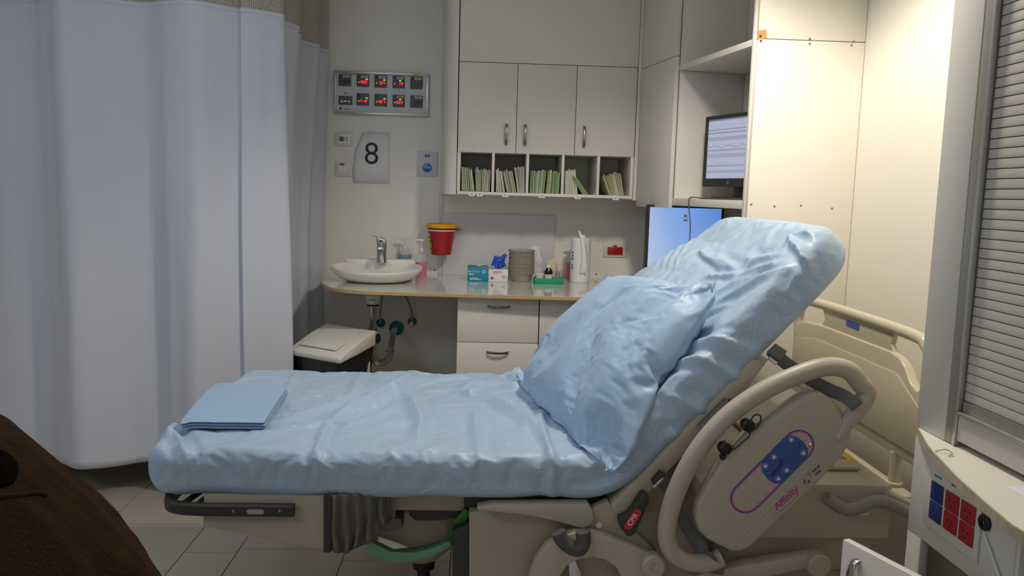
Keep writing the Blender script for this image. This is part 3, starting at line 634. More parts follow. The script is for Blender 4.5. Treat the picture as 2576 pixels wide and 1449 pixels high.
for (x0, x1, y0, y1, dg, lbk, ledk) in mods:
    a = aY(780+x0/3.813, 140+y0/3.813, PYf); b = aY(780+x1/3.813, 140+y1/3.813, PYf); W_ = b.x-a.x; H_ = a.z-b.z; f = PYf-0.008
    mo = box('gauge_module', (a.x, f, b.z), (b.x, PYf, a.z), 'darkmod', ap, bev=0.001)
    def sub(nm, u0, v0, u1, v1, m, d=0.001): return box(nm, (a.x+W_*u0, f-d, a.z-H_*v1), (a.x+W_*u1, f, a.z-H_*v0), m, mo)
    if dg == 'ctl':
        sub('label_plate', 0.25, 0.1, 0.8, 0.32, 'lead'); sub('key', 0.15, 0.52, 0.36, 0.75, 'plate'); sub('key', 0.66, 0.52, 0.88, 0.75, 'plate')
        disc('lamp', (a.x+W_*0.5, f, a.z-H_*0.6), (0, -1, 0), 0.0032, 0.001, 'yled', mo, 10); continue
    disc('test_button', (a.x+W_*0.17, f, a.z-H_*0.17), (0, -1, 0), 0.0052, 0.0012, 'dgreen', mo, 14)
    sub('label_plate', 0.36, 0.08, 0.92, 0.26, {'w': 'plate', 'g': 'plate', 'd': 'lead', 'yl': 'ylabel'}[lbk])
    sub('label_line', 0.44, 0.14, 0.84, 0.20, 'lead', 0.0013)
    sub('display_window', 0.36, 0.46, 0.92, 0.74, 'win')
    for v in (0.42, 0.56, 0.68): sub('scale_mark', 0.1, v, 0.2, v+0.05, 'lead')
    if dg:
        bm = bmesh.new(); n = len(dg); dw = W_*0.13
        for k, ch in enumerate(dg): seven(bm, ch, a.x+W_*0.90-(n-k)*dw*1.5, a.z-H_*0.73, f-0.0011, dw*0.8, H_*0.2, 0.0019)
        finish('digits', bm, 'led', mo)
        sub('status_lamp', 0.55 if ledk == 'o' or lbk == 'yl' else 0.72, 0.34, 0.72 if ledk == 'o' or lbk == 'yl' else 0.9, 0.43, 'gled', 0.0013)
        disc('lamp', (a.x+W_*0.17, f, a.z-H_*0.66), (0, -1, 0), 0.0028, 0.001, 'oled' if ledk == 'o' else 'yled', mo, 10)
p = aY(857, 272, PYf)
poly('maker_logo', [(p.x-0.008, p.z-0.006), (p.x-0.002, p.z-0.010), (p.x+0.006, p.z-0.006), (p.x+0.008, p.z), (p.x+0.002, p.z+0.002), (p.x-0.002, p.z+0.012), (p.x-0.004, p.z+0.002), (p.x-0.008, p.z)], PYf-0.0008, PYf, 'dgreen', ap)
greek('maker_print', (p.x+0.034, PYf-0.0002, p.z-0.004), (1, 0, 0), (0, 0, 1), [0.036], 0.004, 'lead', ap, seed=6)
p = aY(869, 234, PYf); greek('unit_print', (p.x, PYf-0.0002, p.z), (1, 0, 0), (0, 0, 1), [0.020], 0.005, 'lead', ap, seed=7)
p = aY(1048, 187, PYf); box('yellow_tag', (p.x-0.016, PYf-0.0135, p.z-0.006), (p.x+0.016, PYf-0.0121, p.z+0.007), 'ylabel', ap)
for x, y in ((886, 187), (892, 187), (1027, 193), (846, 274), (1070, 284)):
    p = aY(x, y, PYf); disc('rivet', (p.x, PYf, p.z), (0, -1, 0), 0.003, 0.0015, 'lead', ap, 8)

th = thing('thermostat', (-0.77, WY-0.01, 1.635), 'small white thermostat with display and buttons beside the number sign', 'thermostat')
box('cover', (-0.822, WY-0.012, 1.640), (-0.722, WY-0.0005, 1.712), 'plastic', th, bev=0.003)
box('faceplate', (-0.800, WY-0.02, 1.652), (-0.735, WY-0.0121, 1.702), 'white', th, bev=0.002)
box('display', (-0.795, WY-0.021, 1.664), (-0.772, WY-0.0201, 1.690), 'lead', th)
for x, z in ((-0.764, 1.684), (-0.764, 1.672), (-0.753, 1.686), (-0.753, 1.676), (-0.753, 1.666)): disc('button', (x, WY-0.0201, z), (0, -1, 0), 0.0034, 0.0012, 'darkmod', th, 10)
sw = thing('light_switch', (-0.775, WY-0.008, 1.467), 'white double light switch with a small red tab on top', 'switch')
box('plate', (-0.822, WY-0.008, 1.468), (-0.724, WY-0.0005, 1.548), 'plastic', sw, bev=0.002)
for x in (-0.803, -0.7795): box('rocker', (x, WY-0.014, 1.489), (x+0.0225, WY-0.0081, 1.528), 'white', sw, bev=0.0015)
box('red_tab', (-0.793, WY-0.013, 1.5295), (-0.770, WY-0.0081, 1.542), 'redprint', sw, bev=0.0008)
sg = thing('number_sign', (-0.617, WY-0.003, 1.436), 'white paper sheet printed with a large black 8 taped up', 'sign')
def lowc(px, py): q = aY(px, py, WY); return (q.x, q.z)
G = []
outl_l = [(888, 461), (888, 430), (891, 400), (893, 380), (904, 355), (912, 334)]
outl_r = [(980, 462), (980, 430), (980, 400), (981, 375), (981, 352), (981, 333)]
for (lx, ly), (rx, ry) in zip(outl_l, outl_r):
    row = []
    for j in range(9):
        t = j/8; q = aY(lx+(rx-lx)*t, ly+(ry-ly)*t, WY); row.append((q.x, WY-0.0025-0.0008*abs(math.sin(3*t+ly*0.02)), q.z))
    G.append(row)
grid_mesh('sheet', G, 'paper', sg, solid=0.0006)
cu8 = aY(935, 389, WY); text('numeral', '8', 0.178, (cu8.x, WY-0.0062, cu8.z), (1, 0, 0), (0, 0, 1), 'ink', sg, 0.0006, bold=-0.0014)
q = aY(935, 331, WY); box('tape', (q.x-0.024, WY-0.0062, q.z-0.005), (q.x+0.024, WY-0.005, q.z+0.006), 'tape', sg)
cb = thing('code_button', (-0.30, WY-0.01, 1.48), 'square white call plate with a round blue button reading CODE', 'call button')
box('plate', (-0.358, WY-0.014, 1.484), (-0.245, WY-0.0005, 1.618), 'plate', cb, bev=0.003)
disc('button', (-0.301, WY-0.014, 1.530), (0, -1, 0), 0.0255, 0.004, 'blueprint', cb, 32)
text('button_print', 'CODE', 0.0155, (-0.301, WY-0.0184, 1.531), (1, 0, 0), (0, 0, 1), 'white', cb, 0.0002)
poly('badge', stadium((-0.309, 1.597), (-0.293, 1.597), 0.0075), WY-0.0152, WY-0.0141, 'lead', cb); greek('badge_print', (-0.301, WY-0.0154, 1.597), (1, 0, 0), (0, 0, 1), [0.009, 0.009], 0.0028, 'white', cb, seed=8)
rs = thing('red_switch', (0.79, WY-0.01, 1.045), 'white wall plate with a red emergency switch above the worktop', 'switch')
box('plate', (0.724, WY-0.010, 1.047), (0.860, WY-0.0005, 1.128), 'plastic', rs, bev=0.002)
box('rocker', (0.749, WY-0.018, 1.061), (0.838, WY-0.0101, 1.106), 'red', rs, bev=0.002)
box('tab', (0.782, WY-0.014, 1.1065), (0.804, WY-0.0101, 1.117), 'redprint', rs, bev=0.0008)
for x, y in ((1094, 680), (1500, 690)):
    q = aY(x, y, WY); disc('wall_plug', (q.x, WY-0.0003, q.z), (0, -1, 0), 0.0045, 0.0012, 'black', None, 10, label='tiny black plug in the wall %s' % ('below the sharps bucket' if x < 1200 else 'beside the paper roll'), cat='plug')

# ---------------------------------------------------------------- tall corner unit with the screens
ang = R(-10.1); fdir = Vector((sin(ang), cos(ang), 0)); fout = Vector((-cos(ang), sin(ang), 0))    # along the front (away), and outwards
TN = Vector((1.040, 3.072, 0))                     # near front corner of the carcass
tu = thing('corner_shelving_unit', (1.2, 3.5, 0), 'tall white corner unit with open niches and end panel', 'shelving unit')
def tm(): return Matrix(((fdir.x, -fout.x, 0, TN.x), (fdir.y, -fout.y, 0, TN.y), (0, 0, 1, 0), (0, 0, 0, 1)))   # local: x along front, y inwards, z up
T = tm()
SP = 2.005
box('end_panel_lower', (1.036, 3.050, 0.0), (WX-0.002, 3.068, SP-0.0015), 'lam2', tu, bev=0.001)
box('end_panel_upper', (1.036, 3.050, SP+0.0015), (WX-0.002, 3.068, CZ-0.01), 'lam2', tu, bev=0.001)
box('panel_backing', (1.05, 3.0685, 1.0), (WX-0.004, 3.0705, CZ-0.012), 'inner', tu)
LF = 1.125; DR = 0.70       # length of the front, start of the doors
def tb(nm, a, b, m='lam', bev=0.001): return box(nm, a, b, m, tu, bev=bev, mtx=T)
tb('shelf', (0.002, 0.0, 1.363), (LF, 0.40, 1.397)); tb('shelf', (0.002, 0.0, 1.988), (LF, 0.40, 2.013))
tb('stile', (0.0005, -0.012, 0.95), (0.016, 0.0, CZ-0.012), 'lam')
tb('partition', (DR-0.004, 0.003, 1.3975), (DR+0.014, 0.395, 1.9875)); tb('partition', (DR-0.004, 0.003, 2.0135), (DR+0.014, 0.395, CZ-0.012))
tb('back_panel', (0.03, 0.33, 1.3975), (DR-0.006, 0.345, 1.9875), 'inner'); tb('back_panel', (0.03, 0.33, 2.0135), (DR-0.006, 0.345, CZ-0.012), 'inner')
d1 = tb('door', (DR+0.002, -0.021, 1.350), (LF-0.004, -0.002, 2.052)); d2 = tb('door', (DR+0.002, -0.021, 2.055), (LF-0.004, -0.002, CZ-0.014))
for x, y in ((1963, 520-1), (1890, 514), (1948, 519), (2015, 517), (2093, 524)):
    if x == 1963: continue
    q = aY(x, y, 3.05); disc('screw', (q.x, 3.0502, q.z), (0, -1, 0), 0.0042, 0.0015, 'dchrome', tu, 10)
for x, y in ((2037, 98), (2037, 110), (2147, 105), (2142, 114), (1914, 103)):
    q = aY(x, y, 3.05); disc('screw', (q.x, 3.0502, q.z), (0, -1, 0), 0.0046, 0.0015, 'dchrome', tu, 10)
cpt = [aY(x, y, 3.05) for x, y in ((1906, 99), (1905, 77), (1927, 75), (1929, 97))]
poly('chipped_corner', [(q.x, q.z) for q in cpt], 3.0485, 3.0502, 'torn', tu, smooth=False)
q = aY(1913, 91, 3.048); disc('screw', (q.x, 3.0486, q.z), (0, -1, 0), 0.005, 0.0015, 'dchrome', tu, 10)

# screen material: white page with thin trace lines
def screen_mat(name, kind):
    m = bpy.data.materials.new(name); m.use_nodes = True; nt = m.node_tree; N = nt.nodes; L = nt.links
    b = N['Principled BSDF']; b.inputs['Base Color'].default_value = (0.02, 0.02, 0.02, 1); b.inputs['Roughness'].default_value = 0.3
    uv = N.new('ShaderNodeUVMap'); sp = N.new('ShaderNodeSeparateXYZ'); L.new(uv.outputs[0], sp.inputs[0])
    rp = N.new('ShaderNodeValToRGB')
    if kind == 'blue':
        ad = N.new('ShaderNodeMath'); ad.operation = 'MULTIPLY_ADD'; ad.inputs[1].default_value = 0.75; L.new(sp.outputs['X'], ad.inputs[0])
        iv = N.new('ShaderNodeMath'); iv.operation = 'MULTIPLY'; iv.inputs[1].default_value = 0.25; L.new(sp.outputs['Y'], iv.inputs[0]); L.new(iv.outputs[0], ad.inputs[2])
        L.new(ad.outputs[0], rp.inputs['Fac'])
        rp.color_ramp.elements[0].color = (*srgb((196, 208, 240)), 1); rp.color_ramp.elements[1].color = (*srgb((96, 146, 226)), 1)
        e = rp.color_ramp.elements.new(0.45); e.color = (*srgb((142, 180, 240)), 1)
        L.new(rp.outputs['Color'], b.inputs['Emission Color']); b.inputs['Emission Strength'].default_value = 0.85
    else:
        b.inputs['Emission Color'].default_value = (*srgb((196, 202, 228)), 1); b.inputs['Emission Strength'].default_value = 0.72
    return m
M['scr_blue'] = screen_mat('blue_screen', 'blue'); M['scr_white'] = screen_mat('chart_screen', 'white')
M['traceline'] = mat('trace_line', (120, 124, 150), 0.5, emit=(120, 126, 156), estr=0.5)
M['traceblack'] = mat('trace_dark', (40, 42, 60), 0.5, emit=(44, 46, 66), estr=0.4)
M['tracered'] = mat('trace_red', (200, 120, 140), 0.5, emit=(210, 120, 140), estr=0.6)
M['bezel'] = mat('monitor_bezel', (44, 43, 42), 0.4)
def monitor(name, o, ax, W_, H_, label, scr, bz=0.018, bzb=0.034, stand=None):
    """o: lower corner on the ax start side, ax: unit horizontal along the screen; screen faces -ax x z"""
    ax = Vector(ax).normalized(); nrm = ax.cross(Vector((0, 0, 1)))     # outward (towards the viewer)
    Tm = Matrix(((ax.x, -nrm.x, 0, o[0]), (ax.y, -nrm.y, 0, o[1]), (0, 0, 1, o[2]), (0, 0, 0, 1)))
    t = thing(name, (o[0], o[1], o[2]-0.06 if stand else o[2]), label, 'monitor')
    cs = box('casing', (0, 0.006, 0), (W_, 0.045, H_), 'bezel', t, bev=0.004, mtx=Tm)
    for a, b in (((0, 0), (W_, bzb)), ((0, H_-bz), (W_, H_)), ((0, bzb), (bz, H_-bz)), ((W_-bz, bzb), (W_, H_-bz))):
        box('bezel', (a[0], -0.002, a[1]), (b[0], 0.0062, b[1]), 'bezel', t, mtx=Tm)
    G = [[tuple(Tm @ Vector((bz+(W_-2*bz)*i, 0.0045, bzb+(H_-bz-bzb)*j))) for i in (0, 1)] for j in (0, 1)]
    s = grid_mesh('screen', G, scr, t, smooth=False, uv=[[(0, 0), (1, 0)], [(0, 1), (1, 1)]])
    if stand:
        box('neck', (W_*0.42, 0.02, -stand+0.012), (W_*0.58, 0.04, 0.05), 'bezel', t, bev=0.003, mtx=Tm)
        box('foot', (W_*0.28, -0.05, -stand+0.0008), (W_*0.72, 0.10, -stand+0.012), 'bezel', t, bev=0.004, mtx=Tm)
    return t, Tm, s
mdir = Vector((sin(R(-19.8)), cos(R(-19.8)), 0))
Pn = TN+fdir*0.12-fout*0.17; MW, MH = 0.47, 0.315
Pf = Pn+mdir*MW                                     # far end is where the screen starts when read from the room
mon1, T1, s1 = monitor('monitor', (Pf.x, Pf.y, 1.455), -mdir, MW, MH, 'monitor showing chart traces in the niche of the corner unit', 'scr_white', 0.016, 0.036, stand=0.057)
lines = []
for k in range(9): lines.append((0.03+0.0285*k+0.012, 0.0007, 'traceline'))
for zc in (0.062, 0.068, 0.132, 0.137, 0.143, 0.205, 0.211, 0.217): lines.append((zc, 0.0011, 'traceblack'))
for zc in (0.16, 0.235, 0.25, 0.09): lines.append((zc, 0.004, 'traceline'))
for zc, h_, m_ in lines: box('chart_line', (0.02, 0.0030, zc), (MW-0.02, 0.0040, zc+h_), m_, s1, mtx=T1)
box('chart_note', (0.04, 0.0030, 0.118), (0.075, 0.0040, 0.1205), 'tracered', s1, mtx=T1)
for k in range(14): box('chart_trace', (0.03+0.028*k, 0.0030, 0.176+0.004*math.sin(k*1.7)), (0.05+0.028*k, 0.0040, 0.1775+0.004*math.sin(k*1.7)), 'traceblack', s1, mtx=T1)
box('toolbar', (0.018, 0.0030, MH-0.024), (MW-0.018, 0.0040, MH-0.0165), 'traceline', s1, mtx=T1)
disc('maker_badge', T1 @ Vector((0.19, -0.0021, 0.018)), -mdir.cross(Vector((0, 0, 1)))*1.0, 0.009, 0.001, 'dchrome', mon1, 16)
box('power_sticker', (0.33, -0.0028, 0.012), (0.342, -0.002, 0.028), 'tealbox', mon1, mtx=T1)
q0 = aY(1630, 660, 3.9)
mon2, T2, s2 = monitor('monitor', (0.833, 3.93, 0.985), (1, 0, 0), 0.385, 0.378, 'monitor with plain blue desktop standing behind the raised mattress', 'scr_blue', 0.012, 0.02, stand=0.0645)
box('desktop_icon', (0.185, 0.0030, 0.318), (0.202, 0.0040, 0.334), 'white', s2, mtx=T2); box('desktop_icon', (0.184, 0.0030, 0.300), (0.203, 0.0040, 0.310), 'plate', s2, mtx=T2)
cbp = [TN+fdir*0.18-fout*0.07+Vector((0, 0, 1.401)), TN+fdir*0.42-fout*0.03+Vector((0, 0, 1.401)), TN+fdir*0.50+fout*0.006+Vector((0, 0, 1.402)), TN+fdir*0.505+fout*0.008+Vector((0, 0, 1.36)), TN+fdir*0.47+fout*0.012+Vector((0, 0, 1.26)), TN+fdir*0.46+fout*0.03+Vector((0, 0, 1.10)), TN+fdir*0.65+fout*0.03+Vector((0, 0, CT+0.004))]
tube('cable', cbp, 0.0025, 'rubber', None, n=8, sm=8, label='thin grey cable looping from the niche shelf over the blue screen', cat='cable')

# ---------------------------------------------------------------- console with roller shutter on the right
KX = 1.0; KT = 0.902
co = thing('bedside_console', (1.2, 1.3, 0), 'grey-white console cabinet with roller shutter and socket panel', 'cabinet')
box('side_post', (KX, 1.606, KT), (WX-0.002, 1.714, 2.5), 'console', co, bev=0.002)
poly('shutter_track', [(1.606, KT), (1.606, 2.5), (1.573, 2.5), (1.573, KT)], KX+0.001, KX+0.05, 'tracksteel', co, plane='YZ', bev=0.004)
box('track_lip', (KX-0.001, 1.570, KT), (KX+0.01, 1.5765, 2.5), 'alu', co, bev=0.001)
box('console_back', (1.16, 0.75, KT), (WX-0.002, 1.605, 2.5), 'console', co)
box('console_top', (KX, 0.75, 2.5), (WX-0.002, 1.714, 2.52), 'console', co)
# slats
pz = 0.0198; y0s, y1s = 0.76, 1.569
sec = [(0.0, 0.0), (-0.0020, 0.0004), (-0.0026, 0.003), (-0.0024, 0.010), (-0.0020, 0.0176), (0.0, 0.0186), (0.004, 0.0186), (0.004, 0.0)]
bm = bmesh.new()
A = [bm.verts.new((KX+0.016+a, y0s, b)) for a, b in sec]; B = [bm.verts.new((KX+0.016+a, y1s, b)) for a, b in sec]
bm.faces.new(A); bm.faces.new(B[::-1])
for k in range(len(sec)): bm.faces.new((A[k], A[(k+1) % len(sec)], B[(k+1) % len(sec)], B[k]))
for v in bm.verts: v.co.z += 0.9995
slat = finish('slat', bm, 'shutter', co, smooth=50)
for k in range(1, 75):
    c = slat.copy(); C.objects.link(c); c.parent = co; c.location = (0, 0, pz*k)
box('shutter_backing', (KX+0.0205, y0s, 0.97), (KX+0.024, y1s, 2.49), 'lead', co)
box('bottom_rail', (KX+0.004, y0s, KT+0.012), (KX+0.02, y1s, 0.969), 'shutter', co, bev=0.002)
box('pull_lip', (KX-0.002, y0s, 0.970), (KX+0.02, y1s, 0.976), 'alu', co, bev=0.002); box('pull_groove', (KX+0.011, y0s, 0.9765), (KX+0.02, y1s, 0.9985), 'tracksteel', co)
# worktop with curved worn edge
wp = [aZ(x, y, KT) for x, y in ((2316, 1070), (2339, 1122), (2373, 1159), (2407, 1195), (2458, 1241), (2503, 1280), (2576, 1334))]
wpts = [(KX+0.004, 1.712)]+[(min(p.x, KX+0.02), p.y) for p in wp[1:]]+[(0.888, 1.05), (0.89, 0.9), (0.92, 0.75)]
wpts = [(p.x, p.y) for p in catmull([(a, b, 0) for a, b in wpts], 4)]
ktop = poly('console_worktop', wpts+[(WX-0.002, 0.75), (WX-0.002, 1.712)], KT-0.021, KT-0.001, 'lam2', co, plane='XY', smooth=30)
bm = bmesh.new(); sweep(bm, [Vector((a, b, KT-0.0115)) for a, b in wpts], rrect(0.0016, 0.010, 0.001, 1), hint=Vector((0, 0, 1))); finish('worn_edge', bm, 'worn', ktop)
q = aZ(2367, 1140, KT); tube('peeling_edge', [(q.x-0.006, q.y+0.01, KT+0.0005), (q.x+0.012, q.y+0.005, KT+0.006), (q.x+0.016, q.y-0.012, KT+0.004), (q.x+0.004, q.y-0.02, KT+0.0005)], 0.0012, 'worn', ktop, n=6, sm=5)
box('paper_slip', (0.955, 1.22, KT-0.0008), (0.992, 1.34, KT), 'paper', co)
# socket box and base
box('socket_panel', (KX, 1.357, 0.660), (KX+0.03, 1.712, KT-0.022), 'console', co, bev=0.002)
box('side_panel', (KX+0.001, 1.690, 0.0), (WX-0.002, 1.712, 0.659), 'console', co, bev=0.001)
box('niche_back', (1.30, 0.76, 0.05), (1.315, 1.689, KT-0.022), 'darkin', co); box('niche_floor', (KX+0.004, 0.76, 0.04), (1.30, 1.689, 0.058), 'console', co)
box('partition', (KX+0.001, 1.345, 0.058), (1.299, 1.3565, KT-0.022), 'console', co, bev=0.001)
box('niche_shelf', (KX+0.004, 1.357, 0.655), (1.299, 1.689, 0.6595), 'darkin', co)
box('end_panel', (KX+0.001, 0.75, 0.0), (WX-0.002, 0.768, KT-0.022), 'console', co)
box('corner_post', (KX-0.0005, 1.655, 0.058), (KX+0.02, 1.6895, 0.6595), 'console', co, bev=0.002)
sp_ = poly('socket_plate', [(1.455, 0.70), (1.64, 0.70), (1.655, 0.715), (1.655, 0.83), (1.64, 0.845), (1.455, 0.845)], KX-0.005, KX, 'console', co, plane='YZ', bev=0.002)
for col, (ya, yb) in enumerate(((1.623, 1.5795), (1.5695, 1.5235), (1.5155, 1.469))):
    for zt in (0.808, 0.765):
        so = box('socket', (KX-0.008, yb, zt-0.0405), (KX-0.005, ya, zt), 'bsock' if col == 0 else 'rsock', co, bev=0.001)
        yc, zc = (ya+yb)/2, zt-0.02
        for dy, dz in ((0.008, 0.003), (-0.008, 0.003), (0, -0.009)): disc('socket_hole', (KX-0.008, yc+dy, zc+dz), (-1, 0, 0), 0.0026, 0.0003, 'black', so, 8)
rc = lathe('round_socket', [(0, 0.002), (0.006, 0.002), (0.006, 0.008), (0.0145, 0.008), (0.016, 0.006), (0.016, 0), (0, 0)], (0, 0, 0), 'black', co, 24, mtx=Matrix.Translation((KX, 1.444, 0.789)) @ Matrix.Rotation(-pi/2, 4, 'Y'))
disc('socket_pin', (KX-0.002, 1.444, 0.789), (-1, 0, 0), 0.004, 0.004, 'dchrome', rc, 12)
greek('socket_print', (KX-0.0053, 1.602, 0.822), (0, -1, 0), (0, 0, 1), [0.03], 0.004, 'lead', co, seed=9)
greek('socket_print', (KX-0.0053, 1.548, 0.824), (0, -1, 0), (0, 0, 1), [0.014], 0.004, 'lead', co, seed=10)
tube('clear_cable', [(KX-0.004, 1.44, 0.765), (KX-0.006, 1.40, 0.725), (KX-0.005, 1.37, 0.69), (KX-0.004, 1.36, 0.665)], 0.003, 'plate', co, n=8, sm=5)
# door swung open on the console
hg = Vector((KX-0.002, 1.16, 0)); fe = Vector((0.818, 1.618, 0)); dl = (fe-hg); DW = dl.length; dl.normalize(); dn = Vector((-dl.y, dl.x, 0))
if dn.x > 0: dn = -dn
Td = Matrix(((dl.x, dn.x, 0, hg.x), (dl.y, dn.y, 0, hg.y), (0, 0, 1, 0), (0, 0, 0, 1)))
dr = box('console_door', (0, 0.0, 0.07), (DW, 0.018, 0.677), 'lam', co, bev=0.0015, mtx=Td)
arc_handle('handle', Td @ Vector((DW-0.045, 0.018, 0.60)), (0, 0, 1), dn, 0.10, 'dchrome', dr, 0.022, 0.008)
crumple('blue_bag', (1.105, 1.215, 0.698), (0.072, 0.085, 0.095), 'bluebag', None, 44, 0.3, 2.0, label='crumpled blue plastic bag in the open niche of the console', cat='bag')
box('niche_shelf', (KX+0.004, 0.769, 0.575), (1.299, 1.344, 0.59), 'console', co)

from mathutils.bvhtree import BVHTree
# ---------------------------------------------------------------- hospital bed
BN = 2.0; BF = 2.96          # near and far side of the bed
bed = thing('hospital_bed', (0.25, 2.48, 0), 'beige adjustable birthing bed with raised back and headboard', 'bed')
def px(nm, pts, y0, y1, m, parent=bed, bev=0.004, Y=None, **kw): return poly(nm, xz(pts, Y if Y else y0), y0, y1, m, parent, bev=bev, **kw)
# foot end
px('foot_section', [(512, 1244), (834, 1250), (834, 1388), (510, 1326)], 2.0, 2.90, 'tan')
z0 = 0.575
loop = [(-0.458, 1.984, z0), (-0.60, 1.984, z0), (-0.70, 1.984, z0), (-0.765, 1.998, z0), (-0.795, 2.04, z0), (-0.80, 2.12, z0), (-0.80, 2.5, z0), (-0.80, 2.80, z0), (-0.79, 2.88, z0), (-0.75, 2.915, z0), (-0.69, 2.916, z0), (-0.46, 2.916, z0)]
bmp = tube('bumper_rail', loop, 0, 'dkrubber', bed, sec=rrect(0.012, 0.0155, 0.006), hint=Vector((0, 0, 1)), sm=6)
for a, b in (((-0.755, 2.0, z0), (-0.70, 2.20, 0.60)), ((-0.715, 1.995, z0), (-0.69, 2.12, 0.60))):
    A_, B_ = Vector(a), Vector(b); tube('bumper_brace', [A_, A_.lerp(B_, 0.5)+Vector((0.012, 0, 0.004)), B_], 0.008, 'dkrubber', bmp, n=10, sm=5)
q = aY(643, 1287, 1.972); poly('rail_badge', stadium((q.x-0.015, q.z), (q.x+0.015, q.z), 0.0065), 1.9705, 1.973, 'alu', bmp, smooth=False)
for x in (538, 587, 703): q = aY(x, 1286, 1.972); disc('rail_screw', (q.x, 1.9722, q.z), (0, -1, 0), 0.004, 0.001, 'dchrome', bmp, 8)
# pleated gaiter
G = []
for i in range(13):
    v = i/12; row = []
    for j in range(121):
        u = j/120; top = 0.613; bot = 0.462-0.012*math.sin(pi*min(1, u*2.2))+0.03*max(0, u-0.45)/0.55+(0.035 if u > 0.72 else 0)
        X_ = -0.374+0.165*u; ple = (0.5+0.5*math.cos(u*pi*2*5.5))*(0.5 if u < 0.12 else 1)
        row.append((X_+0.006*math.sin(7*v+u*9)*v, 1.995+0.022*ple*(0.35+0.65*v)+0.05*u*u, top+(bot-top)*v-0.006*ple*v))
    G.append(row)
grid_mesh('gaiter', G, 'vinyl', bed, solid=0.003)
box('gaiter_edge', (-0.385, 1.990, 0.457), (-0.365, 2.003, 0.612), 'dkrubber', bed, bev=0.003)
box('leg_housing', (-0.36, 2.09, 0.53), (-0.02, 2.80, 0.594), 'tan2', bed, bev=0.01)
# basin with lined bag under the seat
q = [aY(x, y, 2.3) for x, y in ((930, 1300), (1172, 1290), (1060, 1425))]
cxb = (q[0].x+q[1].x)/2
px('fluid_basin', [(925, 1278), (1182, 1278), (1176, 1335), (1135, 1388), (1095, 1420), (1062, 1429), (1022, 1425), (985, 1405), (932, 1362)], 2.20, 2.72, 'tan2', Y=2.20, bev=0.03, seg=4)
px('basin_liner', [(906, 1346), (940, 1368), (985, 1388), (1040, 1390), (1090, 1378), (1134, 1360), (1137, 1376), (1075, 1405), (1004, 1419), (962, 1410), (914, 1378)], 2.165, 2.195, 'gbag', Y=2.165, bev=0.004)
px('liner_fold', [(912, 1340), (950, 1362), (990, 1382), (1030, 1378), (1000, 1366), (940, 1346)], 2.155, 2.164, 'tissue', Y=2.155, bev=0.002)
px('underseat_shade', [(1026, 1262), (1184, 1262), (1172, 1300), (1110, 1312), (1044, 1312), (1030, 1300)], 2.10, 2.19, 'dkrubber', Y=2.10, bev=0.008)  # dark block standing in for the shaded recess under the seat
px('actuator_housing', [(962, 1302), (1010, 1306), (1012, 1330), (985, 1340), (950, 1342), (948, 1334)], 2.12, 2.19, 'vinyl', Y=2.12, bev=0.006)
tube('tie_strap', [aY(1176, 1283, 2.08), aY(1158, 1312, 2.09), aY(1142, 1345, 2.12), aY(1128, 1372, 2.2)], 0, 'gstrap', bed, sec=rrect(0.013, 0.0012, 0.001, 1), sm=6, scale=[0.6, 1.2, 1.2, 0.7])
lathe('basin_column', [(0, 0), (0.02, 0), (0.02, 0.2), (0.035, 0.21), (0.035, 0.23), (0, 0.23)], (cxb+0.012, 2.42, 0.0), 'black', bed, 20)
box('seat_frame', (-0.02, 2.06, 0.555), (0.34, 2.88, 0.596), 'dkrubber', bed, bev=0.006)
# side skirt and posts
px('side_skirt', [(1180, 1288), (1215, 1284), (1640, 1288), (1800, 1230), (1985, 1222), (1985, 1400), (1720, 1470), (1640, 1640), (1180, 1640)], 2.035, 2.90, 'tan2', Y=2.035)
px('support_post', [(1138, 1335), (1180, 1320), (1180, 1900), (1138, 1900)], 2.06, 2.12, 'dkrubber', Y=2.06, bev=0.003)
px('seat_lever', [(1200, 1279), (1240, 1272), (1480, 1270), (1491, 1284), (1494, 1304), (1486, 1322), (1470, 1331), (1452, 1327), (1400, 1312), (1320, 1296), (1240, 1288), (1205, 1286)], 1.985, 2.03, 'tan', bev=0.005)
px('link_arm', [(1480, 1285), (1530, 1262), (1560, 1300), (1620, 1360), (1660, 1400), (1620, 1412), (1560, 1384), (1500, 1352), (1470, 1330)], 2.0, 2.034, 'tan2', bev=0.003, Y=2.0)
q = aY(1507, 1321, 1.999); disc('pivot_bolt', (q.x, 2.0, q.z), (0, -1, 0), 0.0085, 0.003, 'plate', bed, 20)
# arched foot support
arch = [(1330, 1640), (1332, 1449), (1348, 1408), (1374, 1374), (1408, 1352), (1446, 1341), (1490, 1340), (1530, 1350), (1600, 1378), (1650, 1400), (1668, 1430), (1668, 1640), (1570, 1640), (1566, 1460), (1552, 1430), (1525, 1410), (1492, 1402), (1456, 1408), (1425, 1425), (1406, 1455), (1400, 1640)]
ar = px('arched_support', arch, 1.962, 1.998, 'tan', bev=0.004, Y=1.962)
px('arch_strut', [(1445, 1640), (1430, 1418), (1446, 1408), (1462, 1440), (1480, 1640)], 1.975, 1.997, 'alu', bev=0.002, Y=1.975)
hl = [aY(x, y, 1.955) for x, y in ((1404, 1338), (1414, 1358), (1436, 1377), (1458, 1380), (1468, 1362), (1466, 1336))]
tube('grey_grip', hl, 0.019, 'rubber', bed, n=14, sm=6)
q = aY(1647, 1428, 1.93); lathe('pivot_knob', [(0, 0), (0.028, 0), (0.031, 0.006), (0.031, 0.03), (0.026, 0.036), (0.014, 0.037), (0.0135, 0.034), (0, 0.034)], (0, 0, 0), 'tan', bed, 28, mtx=Matrix.Translation((q.x, 1.966, q.z)) @ Matrix.Rotation(pi/2, 4, 'X'))
